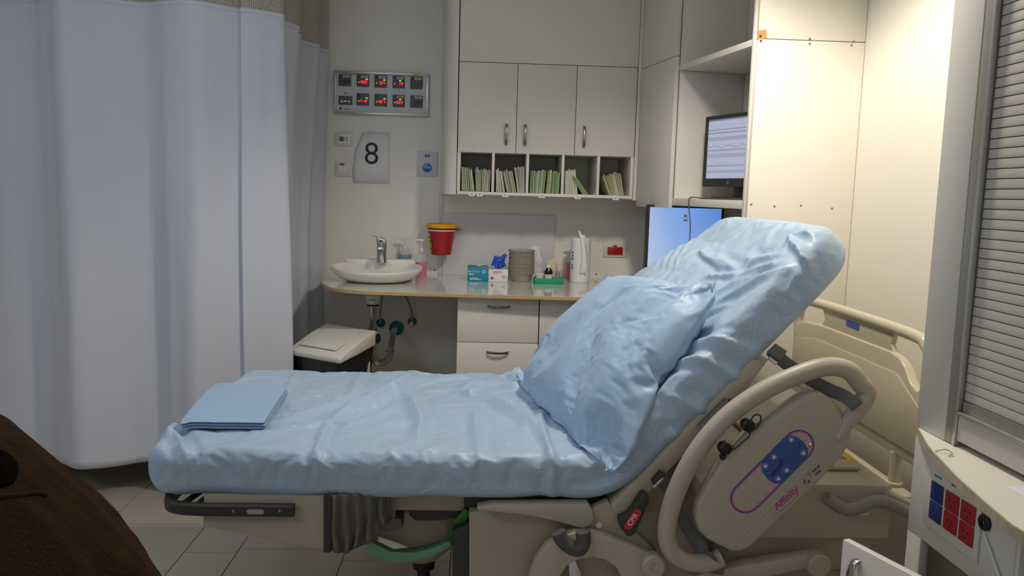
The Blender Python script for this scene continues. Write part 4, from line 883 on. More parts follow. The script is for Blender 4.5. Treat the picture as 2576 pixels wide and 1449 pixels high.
# CPR release
cl = px('release_lever', [(1612, 1246), (1622, 1240), (1632, 1248), (1633, 1262), (1618, 1300), (1600, 1342), (1590, 1351), (1578, 1350), (1562, 1330), (1556, 1312), (1560, 1302), (1578, 1296), (1592, 1278)], 1.968, 1.998, 'dkrubber', bev=0.005, Y=1.968)
a, b = aY(1580, 1323, 1.968), aY(1603, 1290, 1.968)
poly('red_label', stadium((a.x, a.z), (b.x, b.z), 0.0105), 1.9662, 1.9676, 'redprint', cl, smooth=False)
ax_ = (b-a).normalized(); text('label_print', 'CPR', 0.0205, (a+b)/2+Vector((0, -0.0028, 0)), ax_, Vector((-ax_.z, 0, ax_.x)), 'white', cl, 0.0003)
# back deck
px('back_deck', [(1537, 1270), (1541, 1288), (1554, 1298), (1572, 1297), (1640, 1232), (1760, 1104), (1862, 1004), (1935, 905), (1890, 905), (1700, 1105), (1600, 1205)], 2.0, 2.92, 'tan', bev=0.006, Y=2.0)
px('rail_bracket', [(1762, 1078), (1782, 1092), (1848, 1028), (1832, 1008)], 1.965, 2.06, 'vinyl', bev=0.004, Y=1.965)
px('bracket_pad', [(1826, 1030), (1846, 1012), (1858, 1028), (1840, 1046)], 1.958, 2.0, 'rubber', bev=0.003, Y=1.958); px('bracket_pad', [(1776, 1082), (1790, 1068), (1804, 1084), (1790, 1096)], 1.958, 2.0, 'rubber', bev=0.003, Y=1.958)
# side rail: bent tube and control panel
RY = 1.925
rp_ = [aY(x, y, RY) for x, y in ((1815, 1402), (1775, 1416), (1728, 1412), (1692, 1388), (1678, 1350), (1682, 1300), (1702, 1235), (1738, 1160), (1788, 1090), (1850, 1030), (1930, 978), (2020, 938), (2085, 922), (2134, 932), (2162, 962), (2180, 990), (2154, 1034), (2122, 1066), (2104, 1100))]
rail = tube('side_rail', rp_, 0.0238, 'tan', bed, n=16, sm=5)
pp = [(2031, 992), (2050, 988), (2072, 991), (2095, 1004), (2112, 1026), (2124, 1055), (2141, 1076), (2146, 1095), (2140, 1118), (2120, 1152), (2047, 1230), (1966, 1307), (1900, 1368), (1885, 1381), (1862, 1390), (1838, 1388), (1811, 1376), (1780, 1358), (1760, 1338), (1750, 1305), (1755, 1266), (1795, 1197), (1832, 1136), (1848, 1127), (1885, 1090), (1925, 1063), (2006, 1006)]
PYL = 1.905
cp = poly('control_panel', xz(pp, PYL), PYL, 1.955, 'tan', bed, bev=0.012, seg=4)
# lower moulding line
a, b = aY(2122, 1092, PYL-0.001), aY(1846, 1370, PYL-0.001); bm = bmesh.new(); sweep(bm, [a, b], rrect(0.0015, 0.0012, 0.0008, 1)); finish('moulding_line', bm, 'tan', cp)
def ppx(x, y, d=0.0): q = aY(x, y, PYL-d); return (q.x, q.z)
c0, c1 = ppx(1877, 1252), ppx(2008, 1121)
def ring(nm, r0, r1, m, d):
    A = stadium(c0, c1, r0, 16); B = stadium(c0, c1, r1, 16); n = len(A); bm = bmesh.new()
    va = [[bm.verts.new((p[0], PYL-dd, p[1])) for p in P_] for P_ in (A, B) for dd in (0.0, d)]
    for k in range(n):
        k2 = (k+1) % n
        bm.faces.new((va[1][k], va[1][k2], va[3][k2], va[3][k])); bm.faces.new((va[0][k], va[0][k2], va[1][k2], va[1][k])); bm.faces.new((va[2][k], va[2][k2], va[3][k2], va[3][k]))
    return finish(nm, bm, m, cp)
ring('blue_outline', 0.0412, 0.0374, 'purpleprint', 0.0006); ring('pink_outline', 0.0373, 0.0345, 'pinkprint', 0.0006)
padpts = [(1990, 1094), (2004, 1099), (2022, 1112), (2032, 1128), (2033, 1142), (2024, 1158), (2000, 1182), (1976, 1208), (1962, 1216), (1948, 1216), (1932, 1206), (1918, 1188), (1914, 1172), (1918, 1160), (1945, 1130), (1972, 1102)]
pad = poly('keypad', [ppx(x, y) for x, y in padpts], PYL-0.0008, PYL-0.0001, 'padblue', cp, smooth=False)
M['keyblue'] = mat('key_rim', (110, 126, 176), 0.5)
for x, y, s in ((1990, 1106, 1), (2021, 1140, -1), (1947, 1150, 1), (1925, 1172, 1), (1979, 1183, -1), (1958, 1204, -1)):
    q = aY(x, y, PYL-0.0008); kb = disc('key', (q.x, PYL-0.0008, q.z), (0, -1, 0), 0.0082, 0.001, 'keyblue', pad, 18)
    a_ = R(135 if s > 0 else 90); tri = [(q.x+0.0052*cos(a_+2*pi*k/3), q.z+0.0052*sin(a_+2*pi*k/3)) for k in range(3)]
    poly('arrow', tri, PYL-0.0024, PYL-0.0018, 'white', pad, smooth=False)
def stroke(pts, w_, m): bm = bmesh.new(); sweep(bm, [aY(x, y, PYL-0.0013) for x, y in pts], rrect(w_, 0.0003, 0.0002, 1)); return finish('pictogram', bm, m, pad)
stroke([(1938, 1197), (1955, 1181), (1964, 1168), (1966, 1158)], 0.0016, 'ink'); stroke([(1942, 1200), (1962, 1182), (1973, 1155)], 0.0005, 'ink'); stroke([(2003, 1132), (2015, 1120)], 0.0006, 'ink')
q = aY(1963, 1157, PYL-0.0008); disc('pictogram_head', (q.x, PYL-0.0008, q.z), (0, -1, 0), 0.003, 0.0006, 'ink', pad, 10); q = aY(2010, 1116, PYL-0.0008); disc('pictogram_head', (q.x, PYL-0.0008, q.z), (0, -1, 0), 0.0015, 0.0006, 'ink', pad, 8)
q = aY(2038, 1117, PYL); disc('status_light', (q.x, PYL, q.z), (0, -1, 0), 0.0018, 0.001, 'oled', cp, 10)
for x, y in ((2036, 1124), (2024, 1108)): q = aY(x, y, PYL); disc('panel_mark', (q.x, PYL, q.z), (0, -1, 0), 0.0022, 0.0004, 'purpleprint', cp, 8)
a, b = aY(1945, 1282, PYL-0.0005), aY(2010, 1225, PYL-0.0005); ax_ = (b-a).normalized(); ay_ = Vector((-ax_.z, 0, ax_.x))
text('name_print', 'Affinity', 0.0265, (a+b)/2, ax_, ay_, 'magenta', cp, 0.0003, shear=0.15, bold=0.0006)
text('name_numeral', '4', 0.020, aY(2022, 1214, PYL-0.0005), ax_, ay_, 'lead', cp, 0.0003, shear=0.4)
text('panel_letter', 'T', 0.017, aY(2038, 1196, PYL-0.0005), ax_, ay_, 'lead', cp, 0.0003); greek('panel_print', aY(2057, 1183, PYL-0.0003), ax_, ay_, [0.024, 0.024], 0.0058, 'lead', cp, lead=2.0, seed=11)
q = aY(2035, 1211, PYL); disc('panel_mark', (q.x, PYL, q.z), (0, -1, 0), 0.004, 0.0004, 'purpleprint', cp, 12)
stroke2 = [aY(x, y, PYL-0.0004) for x, y in ((1948, 1297), (1990, 1264), (2010, 1244))]
bm = bmesh.new(); sweep(bm, stroke2, rrect(0.0004, 0.0002, 0.0001, 1)); finish('underline', bm, 'lead', cp)
# nurse-call plugs on the rail
for x, y in ((1884, 1072), (1826, 1130)):
    q = aY(x, y, 1.90); lathe('call_plug', [(0, 0), (0.014, 0), (0.0165, 0.004), (0.0165, 0.024), (0.012, 0.03), (0, 0.03)], (0, 0, 0), 'black', bed, 14, mtx=Matrix.Translation((q.x, 1.925, q.z)) @ Matrix.Rotation(pi/2, 4, 'X'))
tube('call_cord', [aY(x, y, 1.90) for x, y in ((1886, 1064), (1896, 1046), (1910, 1044), (1914, 1056), (1904, 1076), (1890, 1082), (1884, 1098), (1868, 1112), (1850, 1128), (1836, 1130))], 0.0022, 'dkrubber', bed, n=8, sm=6)
crumple('call_plug_end', tuple(aY(1818, 1148, 1.905)), (0.008, 0.008, 0.009), 'black', bed, 2, 0.5, 3, 3)
# grey restraint straps
tube('safety_strap', [aY(1938, 880, 1.985), aY(1975, 912, 1.985), aY(2030, 950, 1.965), aY(2085, 980, 1.945), aY(2120, 995, 1.91), aY(2148, 1014, 1.888), aY(2156, 1024, 1.89)], 0, 'strap', bed, sec=rrect(0.0165, 0.0016, 0.001, 1), sm=6)
tube('safety_strap', [aY(1655, 1192, 1.985), aY(1682, 1232, 1.98), aY(1716, 1300, 1.965), aY(1748, 1356, 1.955), aY(1776, 1388, 1.93), aY(1800, 1404, 1.885)], 0, 'strap', bed, sec=rrect(0.0165, 0.0016, 0.001, 1), sm=6)
px('strap_clip', [(1936, 890), (1958, 868), (1982, 884), (1962, 912)], 1.972, 1.998, 'vinyl', bev=0.004, Y=1.972); px('clip_latch', [(1934, 906), (1940, 898), (1958, 912), (1952, 920)], 1.968, 1.98, 'alu', bev=0.002, Y=1.968)
px('strap_buckle', [(1640, 1212), (1662, 1186), (1674, 1196), (1648, 1228)], 1.972, 1.99, 'dkrubber', bev=0.002, Y=1.972); px('buckle_edge', [(1642, 1224), (1668, 1200), (1672, 1206), (1646, 1230)], 1.966, 1.975, 'chrome', bev=0.001, Y=1.966)
px('strap_end', [(1770, 1440), (1812, 1376), (1836, 1384), (1820, 1450)], 1.935, 2.0, 'vinyl', bev=0.004, Y=1.935)
# head-end base
hb_ = box('head_base', (0.60, 2.0, 0.503), (1.12, 2.93, 0.655), 'tan', bed, bev=0.008)
box('lower_base', (0.55, 2.03, 0.40), (1.09, 2.90, 0.5025), 'tan2', bed, bev=0.01)
box('base_beam', (0.06, 2.15, 0.17), (1.05, 2.75, 0.3995), 'tan2', bed, bev=0.01)
box('battery_cover', (0.86, 2.10, 0.655), (1.08, 2.75, 0.672), 'tan', hb_, bev=0.008, seg=3)
q = aZ(2128, 1150, 0.673); box('warning_sticker', (q.x-0.035, q.y-0.03, 0.6722), (q.x+0.02, q.y+0.04, 0.6728), 'ylabel', hb_); box('sticker_mark', (q.x-0.028, q.y-0.02, 0.6729), (q.x-0.005, q.y+0.03, 0.6733), 'blueprint', hb_)
gp = [(2078, 1250), (2100, 1268), (2130, 1282), (2160, 1278), (2190, 1264), (2225, 1262), (2262, 1278), (2310, 1302), (2360, 1325)]
tube('push_handle', [aY(x, y, 1.96-0.0*k) for k, (x, y) in enumerate(gp)], 0.0165, 'grip', bed, n=16, sm=5)
tube('handle_arm', [aY(2230, 1240, 1.99), aY(2275, 1262, 1.985), aY(2330, 1290, 1.98)], 0.012, 'tan', bed, n=12, sm=4)
poly('base_sticker', xz([(2112, 1292), (2186, 1290), (2184, 1296), (2112, 1297)], 1.999), 1.9985, 1.9998, 'alu', hb_, smooth=False)
px('castor_arm', [(1735, 1452), (1790, 1436), (2040, 1398), (2060, 1396), (2072, 1404), (2062, 1424), (1760, 1490)], 1.955, 1.998, 'tan', bev=0.006, Y=1.955)
q = aY(2062, 1424, 1.94); lathe('arm_pivot', [(0, 0), (0.028, 0), (0.031, 0.005), (0.031, 0.035), (0.026, 0.04), (0.012, 0.04), (0, 0.039)], (0, 0, 0), 'tan', bed, 28, mtx=Matrix.Translation((q.x, 1.975, q.z)) @ Matrix.Rotation(pi/2, 4, 'X'))
for x, y in ((0.16, 2.2), (0.16, 2.7), (1.0, 2.2), (1.0, 2.7)):
    cs = box('castor_fork', (x-0.03, y-0.028, 0.06), (x+0.03, y+0.028, 0.17), 'tan2', bed, bev=0.006)
    lathe('castor_wheel', [(0, -0.02), (0.052, -0.02), (0.06, -0.014), (0.06, 0.014), (0.052, 0.02), (0, 0.02)], (0, 0, 0), 'dkrubber', cs, 24, mtx=Matrix.Translation((x, y, 0.06)) @ Matrix.Rotation(pi/2, 4, 'X'))
# headboard
HX = 1.215
def yz(pts, X_): return [(q.y, q.z) for q in (aX(x, y, X_) for x, y in pts)]
hy0, hy1 = 2.03, 2.965
hp = [(hy0, 0.70), (hy0+0.02, 0.68), (hy1-0.02, 0.68), (hy1, 0.70), (hy1+0.0, 0.90), (hy1-0.03, 0.935), (hy1-0.07, 0.955), (2.72, 0.968), (2.26, 0.970), (2.20, 0.962), (2.165, 0.94), (2.135, 0.905), (2.10, 0.89), (2.07, 0.90), (hy0, 0.90)]
hbd = poly('headboard', hp, HX, HX+0.03, 'cream', bed, plane='YZ', bev=0.006, seg=3)
ip = [(hy0+0.03, 0.715), (hy1-0.03, 0.715), (hy1-0.03, 0.885), (2.75, 0.915), (2.2, 0.915), (hy0+0.03, 0.84)]
poly('inset_panel', ip, HX-0.004, HX, 'cream', hbd, plane='YZ', bev=0.002)
tube('grab_rail', [(HX+0.015, hy1-0.012, 0.90), (HX+0.015, hy1-0.008, 0.96), (HX+0.015, hy1-0.04, 1.015), (HX+0.015, 2.86, 1.034), (HX+0.015, 2.5, 1.038), (HX+0.015, 2.16, 1.034), (HX+0.015, 2.09, 1.016), (HX+0.015, 2.05, 0.965), (HX+0.015, 2.046, 0.90), (HX+0.015, 2.048, 0.84)], 0.0175, 'cream', bed, n=16, sm=6, hint=Vector((1, 0, 0)))
poly('rail_web', [(2.74, 0.955), (2.24, 0.955), (2.262, 0.99), (2.25, 1.03), (2.74, 1.03), (2.715, 0.99)], HX+0.006, HX+0.024, 'cream', bed, plane='YZ', bev=0.003)
a, b = aX(2132, 812, HX+0.005), aX(2158, 822, HX+0.005); poly('maker_badge', stadium((a.y, a.z), (b.y, b.z), 0.010), HX+0.0045, HX+0.006, 'blueprint', hbd, plane='YZ', smooth=False)
for y in (2.19, 2.80): lathe('headboard_post', [(0, 0), (0.022, 0), (0.024, 0.004), (0.024, 0.01), (0.017, 0.012), (0.017, 0.10), (0, 0.10)], (1.225 if False else HX+0.012, y, 0.585), 'cream', bed, 20)
box('headboard_mount', (1.10, 2.10, 0.545), (1.25, 2.88, 0.585), 'tan', bed, bev=0.008)

# ---------------------------------------------------------------- mattress under a blue sheet
TH = R(47); MZ0, MZ1 = 0.598, 0.718; MT = MZ1-MZ0; MZm = (MZ0+MZ1)/2
XF = -0.872; XB = 0.352; RB = 0.16; LI = 0.835
L1 = (XB-RB*math.tan(TH/2))-XF; LA = RB*TH
def path(s):
    if s < L1: return XF+s, MZm, 0.0
    s2 = s-L1; x0 = XF+L1
    if s2 < LA: a = s2/RB; return x0+RB*sin(a), MZm+RB*(1-cos(a)), a
    s3 = s2-LA; return x0+RB*sin(TH)+s3*cos(TH), MZm+RB*(1-cos(TH))+s3*sin(TH), TH
STOT = L1+LA+LI
ctopZ = MZ1
def surf_sy(px_, py_):
    """pixel -> (s, y) on the undeformed top of the mattress"""
    p = aZ(px_, py_, MZ1)
    if p.x < XF+L1: return (p.x-XF, p.y)
    nrm = Vector((-sin(TH), 0, cos(TH))); x0, z0_, _ = path(L1+LA+0.2); p0 = Vector((x0, 0, z0_))+nrm*MT/2
    d = ray(px_, py_); t = (p0-ORG).dot(nrm)/d.dot(nrm); h = ORG+d*t
    s = L1+LA+0.2+(h-p0).dot(Vector((cos(TH), 0, sin(TH))))
    return (max(s, L1), h.y)
FOLDS = [  # pixel polyline, height, width, skew
 ([(1046, 946), (1005, 981), (938, 1016), (880, 1042), (840, 1062)], 0.020, 0.030, 0.4),
 ([(1020, 935), (1080, 912), (1140, 912), (1220, 930)], 0.034, 0.075, 0),
 ([(1034, 1006), (1048, 1036), (1060, 1066), (1054, 1112)], 0.016, 0.018, 0.7),
 ([(1000, 990), (1018, 1000), (1034, 1006)], 0.010, 0.014, 0.5),
 ([(1193, 1007), (1248, 1019), (1286, 1042), (1329, 1065), (1352, 1092)], 0.022, 0.022, 0.8),
 ([(1155, 994), (1187, 1003), (1213, 996), (1260, 984), (1315, 970)], 0.020, 0.014, 0.6),
 ([(1165, 988), (1180, 974), (1210, 968), (1270, 975)], 0.010, 0.016, 0.3),
 ([(1358, 1040), (1354, 1066), (1366, 1110), (1384, 1150), (1399, 1184)], 0.020, 0.013, -0.6),
 ([(1290, 935), (1310, 960), (1330, 990), (1352, 1020)], 0.020, 0.02, 0.4),
 ([(1265, 942), (1290, 938), (1320, 948)], 0.022, 0.014, 0.6),
 ([(705, 1086), (789, 1077), (818, 1068), (879, 1078)], 0.008, 0.010, 0.5),
 ([(826, 1066), (806, 1110), (792, 1150), (786, 1166)], 0.011, 0.012, -0.6),
 ([(716, 1000), (735, 960), (745, 940)], 0.005, 0.012, 0.2),
 ([(880, 1000), (905, 950)], 0.005, 0.014, 0.2),
 ([(985, 1132), (990, 1150), (985, 1166)], 0.005, 0.012, 0.5),
 ([(1068, 1132), (1062, 1152), (1056, 1168)], 0.006, 0.016, -0.5),
 ([(930, 1075), (1000, 1073), (1045, 1068)], 0.007, 0.016, 0.5),
 ([(1195, 1050), (1200, 1100), (1206, 1150)], 0.008, 0.014, 0.4),
 ([(1060, 968), (1120, 958), (1175, 950)], 0.009, 0.014, 0.5),
 ([(870, 1080), (920, 1058), (975, 1040), (1005, 1010)], 0.008, 0.016, 0.4),
 ([(440, 1062), (428, 1085), (420, 1108)], 0.018, 0.018, 0.4),
 ([(420, 1095), (445, 1100), (460, 1118), (466, 1140)], 0.014, 0.014, 0.5),
 # back rest
 ([(1779, 646), (1804, 664), (1833, 680)], 0.016, 0.012, 0.6),
 ([(1812, 646), (1832, 664), (1855, 679)], 0.014, 0.010, 0.6),
 ([(1788, 634), (1820, 612), (1856, 588)], 0.008, 0.014, 0.4),
 ([(1853, 704), (1905, 684), (1968, 667)], 0.012, 0.012, 0.6),
 ([(1788, 706), (1822, 700), (1858, 694)], 0.012, 0.010, 0.6),
 ([(1776, 792), (1830, 756), (1880, 727), (1968, 682)], 0.014, 0.014, 0.6),
 ([(1772, 800), (1805, 782), (1838, 765)], 0.010, 0.010, 0.6),
 ([(1800, 745), (1850, 715), (1900, 700)], 0.008, 0.012, 0.5),
 ([(1880, 650), (1900, 662), (1960, 648)], 0.010, 0.014, 0.4),
 ([(1986, 606), (2013, 592), (2044, 592)], 0.014, 0.012, 0.5),
 ([(1990, 606), (2013, 628), (2029, 655)], 0.016, 0.012, 0.5),
 ([(1830, 570), (1845, 555), (1860, 545)], 0.010, 0.014, 0.3),
 ([(1870, 600), (1900, 570), (1920, 560)], 0.006, 0.018, 0.3),
 ([(1700, 905), (1750, 870), (1810, 850), (1870, 840)], 0.010, 0.016, 0.4),
 ([(1690, 925), (1760, 900), (1850, 896)], 0.012, 0.014, 0.5),
 ([(1680, 990), (1720, 985), (1760, 1000)], 0.010, 0.014, 0.4),
 ([(1640, 1060), (1680, 1045), (1710, 1050)], 0.009, 0.014, 0.4),
]
for k in range(10):   # gathers on the far side of the back rest
    x = 1608+14*k; FOLDS.append(([(x-10, 705), (x+6, 660-3*k), (x+30, 622-4*k)], 0.0055, 0.007, 0.3))
NS, NC = 190, 420
ss = STOT*(0.5-0.5*np.cos(np.linspace(0, pi, NS)))*0.15+np.linspace(0, STOT, NS)*0.85
# cross section as a rounded rectangle parametrised so that most points lie on top and the near side
HW = (BF-BN)/2; YC = (BF+BN)/2
def section(n):
    r = 0.036; pts = []
    a, b = HW-r, MT/2-r
    segs = [((-HW, -b), (-HW, b), 3, 'l'), ((-a, b), 90, 9), ((-a, MT/2), (a, MT/2), 86, 'l'), ((a, b), 0, 9), ((HW, b), (HW, -b), 2, 'l'), ((a, -b), -90, 5), ((a, -MT/2), (-a, -MT/2), 14, 'l'), ((-a, -b), 180, 8)]
    for sg_ in segs:
        if sg_[-1] == 'l':
            (x0, y0), (x1, y1), k, _ = sg_
            for i in range(k): t = i/k; pts.append((x0+(x1-x0)*t, y0+(y1-y0)*t))
        else:
            (cx, cy), a1, k = sg_; a0 = a1+90
            if a1 == 180: a0 = 270
            for i in range(k): t = R(a0+(a1-a0)*i/k); pts.append((cx+r*cos(t), cy+r*sin(t)))
    return np.array(pts)
SEC = section(NC)
P = np.zeros((NS, len(SEC), 3)); NR = np.zeros_like(P); SV = np.zeros((NS, len(SEC)))
yy = SEC[:, 0]; zz = SEC[:, 1]
for i, s in enumerate(ss):
    x, z, a = path(s)
    e0, e1 = s, STOT-s; rr = 0.14
    kw_ = 1.0; kt = 1.0
    for e, rr, rt_ in ((e0, 0.15, 0.062), (e1, 0.20, 0.075)):
        if e < rr: kw_ = min(kw_, (HW-0.75*rr+0.75*rr*math.sqrt(max(0, 1-(1-e/rr)**2)))/HW)
        if e < rt_: kt = min(kt, max(0.02, math.sqrt(max(0, 1-(1-e/rt_)**2))))
    P[i, :, 0] = x-zz*kt*sin(a); P[i, :, 1] = YC+yy*kw_; P[i, :, 2] = z+zz*kt*cos(a); SV[i] = s
# bulge of the far half of the back rest, crown, sag
yn = (P[..., 1]-YC)/HW
sb = np.clip((SV-(L1+LA*0.2))/(LI*0.95), 0, 1)
topm = np.clip(zz/(MT/2), 0, 1)[None, :]**0.5
far = np.clip((yn+0.6)/1.3, 0, 1); far = far*far*(3-2*far)
bul = 0.075*np.sin(pi*np.clip(sb*1.02, 0, 1))**0.8*far*topm
ND = np.zeros_like(P)
for i, s in enumerate(ss):
    _, _, a = path(s); ND[i, :, 0] = -sin(a); ND[i, :, 2] = cos(a)
P += ND*(bul+0.010*(1-yn**2)*topm)[..., None]
# folds
nrm_out = ND*np.clip(zz/(MT/2)*1.6, -0.4, 1)[None, :, None]; nrm_out[..., 1] += np.clip(np.abs(yy)/HW*6-5, 0, 1)[None, :]*np.sign(yy)[None, :]*np.clip(1-zz/(MT/2), 0, 1)[None, :]
# unrolled coordinate across: distance along the skin from the near top edge
Yu = np.where(zz[None, :] >= MT/2-1e-6, P[..., 1], P[..., 1])
near_side = (yy < -HW+0.06) & (zz < MT/2-1e-3)
Yu = Yu-np.where(near_side, (MT/2-zz), 0)[None, :]
D = np.zeros((NS, len(SEC)))
for pl, h, wd, sk in FOLDS:
    q = np.array([surf_sy(*p) for p in pl]); best = np.full(D.shape, 9.0); tt = np.zeros(D.shape); side = np.zeros(D.shape); tot = 0
    lens = np.hypot(*(q[1:]-q[:-1]).T); Ltot = lens.sum(); acc = 0
    for (a0, b0), (a1, b1), ln in zip(q[:-1], q[1:], lens):
        dx, dy = a1-a0, b1-b0
        t = np.clip(((SV-a0)*dx+(Yu-b0)*dy)/(ln*ln+1e-9), 0, 1); ex, ey = SV-(a0+t*dx), Yu-(b0+t*dy); d = np.hypot(ex, ey)
        m_ = d < best; best = np.where(m_, d, best); tt = np.where(m_, (acc+t*ln)/Ltot, tt); side = np.where(m_, np.sign(ex*dy-ey*dx), side); acc += ln
    wv = wd*(1+sk*side*0.55); bw = np.sqrt((best/wv)**2+0.05)-0.2236; prof_ = np.exp(-1.5*bw)*np.exp(-(best/(wv*2.4))**2)-0.25*np.exp(-((best-wd*2.2)/(wd*0.9))**2)
    D += 1.35*h*prof_*np.clip(np.sin(pi*np.clip(tt*0.9+0.05, 0, 1))*1.7, 0, 1)
vis = (zz > -MT/2+1e-4)
Nn = np.zeros(D.shape)
for i in range(0, NS):
    for j in range(len(SEC)):
        if vis[j]:
            s, y = SV[i, j], Yu[i, j]
            Nn[i, j] = 0.0042*noise.noise((s*5.5, y*4.2, 0.3))+0.0022*(0.5-abs(noise.noise((s*11+y*6, y*13-s*5, 4.1))))+0.0009*noise.noise((s*40, y*30, 2))
# scalloped lower hem on the near side and the hem seam line
D += Nn
P += nrm_out*D[..., None]
seam = np.exp(-((zz+0.012)/0.0035)**2)*near_side
P[..., 1] += (0.004*seam[None, :]*(np.abs(SV-1.0) < 0.45))
low = near_side & (zz < -0.02)
P[..., 2] += np.where(low[None, :], 0.010*np.array([[noise.noise((s*7, 0.5, 9.0)) for _ in (0,)] for s in ss])*np.clip((-zz-0.02)/0.04, 0, 1)[None, :], 0)
def cloth_relax(P, weight, grow, frames, bend=0.05, stiff=15.0):
    """let the sheet buckle: it is a little too big and is held to the mattress by weak springs"""
    nu, nv = P.shape[:2]; V = P.reshape(-1, 3)
    faces = [[i*nv+j, i*nv+(j+1) % nv, (i+1)*nv+(j+1) % nv, (i+1)*nv+j] for i in range(nu-1) for j in range(nv)]
    me = bpy.data.meshes.new('cloth'); me.from_pydata(V.tolist(), [], faces); me.update()
    o = bpy.data.objects.new('cloth', me); C.objects.link(o); vg = o.vertex_groups.new(name='pin')
    wq = np.round(weight.reshape(-1), 3)
    for wv in np.unique(wq): vg.add(np.nonzero(wq == wv)[0].tolist(), float(wv), 'REPLACE')
    md = o.modifiers.new('cloth', 'CLOTH'); st = md.settings
    st.quality = 3; st.mass = 0.15; st.tension_stiffness = stiff; st.compression_stiffness = stiff; st.shear_stiffness = 5; st.bending_stiffness = bend
    st.vertex_group_mass = 'pin'; st.pin_stiffness = 1.0; st.shrink_min = grow; st.shrink_max = grow; st.effector_weights.gravity = 0.0; st.air_damping = 6
    md.collision_settings.use_collision = False; md.point_cache.frame_start = 1; md.point_cache.frame_end = frames
    for f in range(1, frames+1): scene.frame_set(f)
    dg = bpy.context.evaluated_depsgraph_get(); ev = o.evaluated_get(dg); m2 = ev.to_mesh()
    W_ = np.array([v.co[:] for v in m2.vertices]).reshape(nu, nv, 3); ev.to_mesh_clear()
    bpy.data.objects.remove(o); bpy.data.meshes.remove(me); scene.frame_set(1)
    return W_
wt = np.where(zz[None, :] < -0.02, 1.0, 0.06)*np.ones(P.shape[:2]); wt[:3] = 1; wt[-3:] = 1
P = cloth_relax(P, wt, -0.026, 24, bend=0.25)
sheet = grid_mesh('sheeted_mattress', P, 'sheet', None, closed_u=True, caps=True, label='light blue sheet stretched over the bed mattress with raised back', cat='bed sheet')
md = sheet.modifiers.new('smooth', 'SUBSURF'); md.levels = 2; md.render_levels = 2

# pillow
bvs = BVHTree.FromPolygons([tuple(p) for p in P.reshape(-1, 3)], [[i*P.shape[1]+j, i*P.shape[1]+j+1, (i+1)*P.shape[1]+j+1, (i+1)*P.shape[1]+j] for i in range(P.shape[0]-1) for j in range(P.shape[1]-1)])
def top_z(x, y):
    h = bvs.ray_cast(Vector((x, y, 1.0)), Vector((0, 0, -1)))[0]
    return h.z if h is not None else 0.70
def bilin(A, B, C_, D_, u, v): return A*(1-u)*(1-v)+B*u*(1-v)+C_*u*v+D_*(1-u)*v
pA, pB, pC, pD = (np.array(aY(1303, 945, 2.78)), np.array(aY(1526, 688, 2.69)), np.array(aY(1797, 702, 2.12)), np.array(aY(1527, 1170, 1.955)))
nP = np.cross(pB-pA, pD-pA); nP /= np.linalg.norm(nP)
if nP[0] > 0: nP = -nP
def cloth_pillow(corners, nP, n, thick, grow, pressure, frames, stiff=12.0, sub=1):
    """sew two panels together and blow them up with the cloth solver; the four corners stay put"""
    A, B, C_, D_ = corners; V = []; idx = {}
    for side in (1, -1):
        for i in range(n):
            for j in range(n):
                u, v = i/(n-1), j/(n-1); rim = i in (0, n-1) or j in (0, n-1)
                if side == -1 and rim: idx[(side, i, j)] = idx[(1, i, j)]; continue
                idx[(side, i, j)] = len(V); b = (1-(2*u-1)**2)**0.6*(1-(2*v-1)**2)**0.6
                V.append(bilin(A, B, C_, D_, u, v)+nP*side*(0.002+thick*b*(1 if side > 0 else 0.6))+nP*0.006*noise.noise((u*7, v*7, side*3.0)))
    Fc = []
    for side in (1, -1):
        for i in range(n-1):
            for j in range(n-1):
                f = [idx[(side, i, j)], idx[(side, i+1, j)], idx[(side, i+1, j+1)], idx[(side, i, j+1)]]; Fc.append(f if side > 0 else f[::-1])
    me = bpy.data.meshes.new('cloth'); me.from_pydata([tuple(v) for v in V], [], Fc); me.update()
    bm = bmesh.new(); bm.from_mesh(me); bmesh.ops.recalc_face_normals(bm, faces=bm.faces[:]); bm.to_mesh(me); bm.free()
    o = bpy.data.objects.new('cloth', me); C.objects.link(o)
    vg = o.vertex_groups.new(name='pin'); vg.add([idx[(1, i, j)] for i in (0, n-1) for j in (0, n-1)], 1.0, 'REPLACE')
    vp = o.vertex_groups.new(name='air')
    for (sd, i, j), k in idx.items():
        u, v = i/(n-1), j/(n-1); e = min(u, 1-u, v, 1-v); cdist = min(math.hypot(u-a_, v-b_) for a_ in (0, 1) for b_ in (0, 1))
        vp.add([k], max(0.0, min(1.0, (cdist-0.16)/0.22))*max(0.12, min(1.0, e/0.07)), 'REPLACE')
    md = o.modifiers.new('cloth', 'CLOTH'); st = md.settings
    st.vertex_group_pressure = 'air'; st.quality = 4; st.mass = 0.2; st.tension_stiffness = stiff; st.compression_stiffness = stiff; st.shear_stiffness = 4; st.bending_stiffness = 0.015
    st.vertex_group_mass = 'pin'; st.use_pressure = True; st.uniform_pressure_force = pressure; st.shrink_min = grow; st.shrink_max = grow
    st.effector_weights.gravity = 0.02; st.air_damping = 4
    md.collision_settings.use_collision = False; md.point_cache.frame_start = 1; md.point_cache.frame_end = frames
    for f in range(1, frames+1): scene.frame_set(f)
    dg = bpy.context.evaluated_depsgraph_get(); ev = o.evaluated_get(dg); m2 = ev.to_mesh()
    W_ = np.array([v.co[:] for v in m2.vertices]); ev.to_mesh_clear()
    bpy.data.objects.remove(o); bpy.data.meshes.remove(me); scene.frame_set(1)
    return W_, Fc
W_, Fc = cloth_pillow((pA, pB, pC, pD), nP, 70, 0.045, -0.15, 1.2, 36)
push = Vector((-sin(TH*0.55), 0, cos(TH*0.55)))         # settle the pillow on the bed instead of inside it
nfront = 70*70
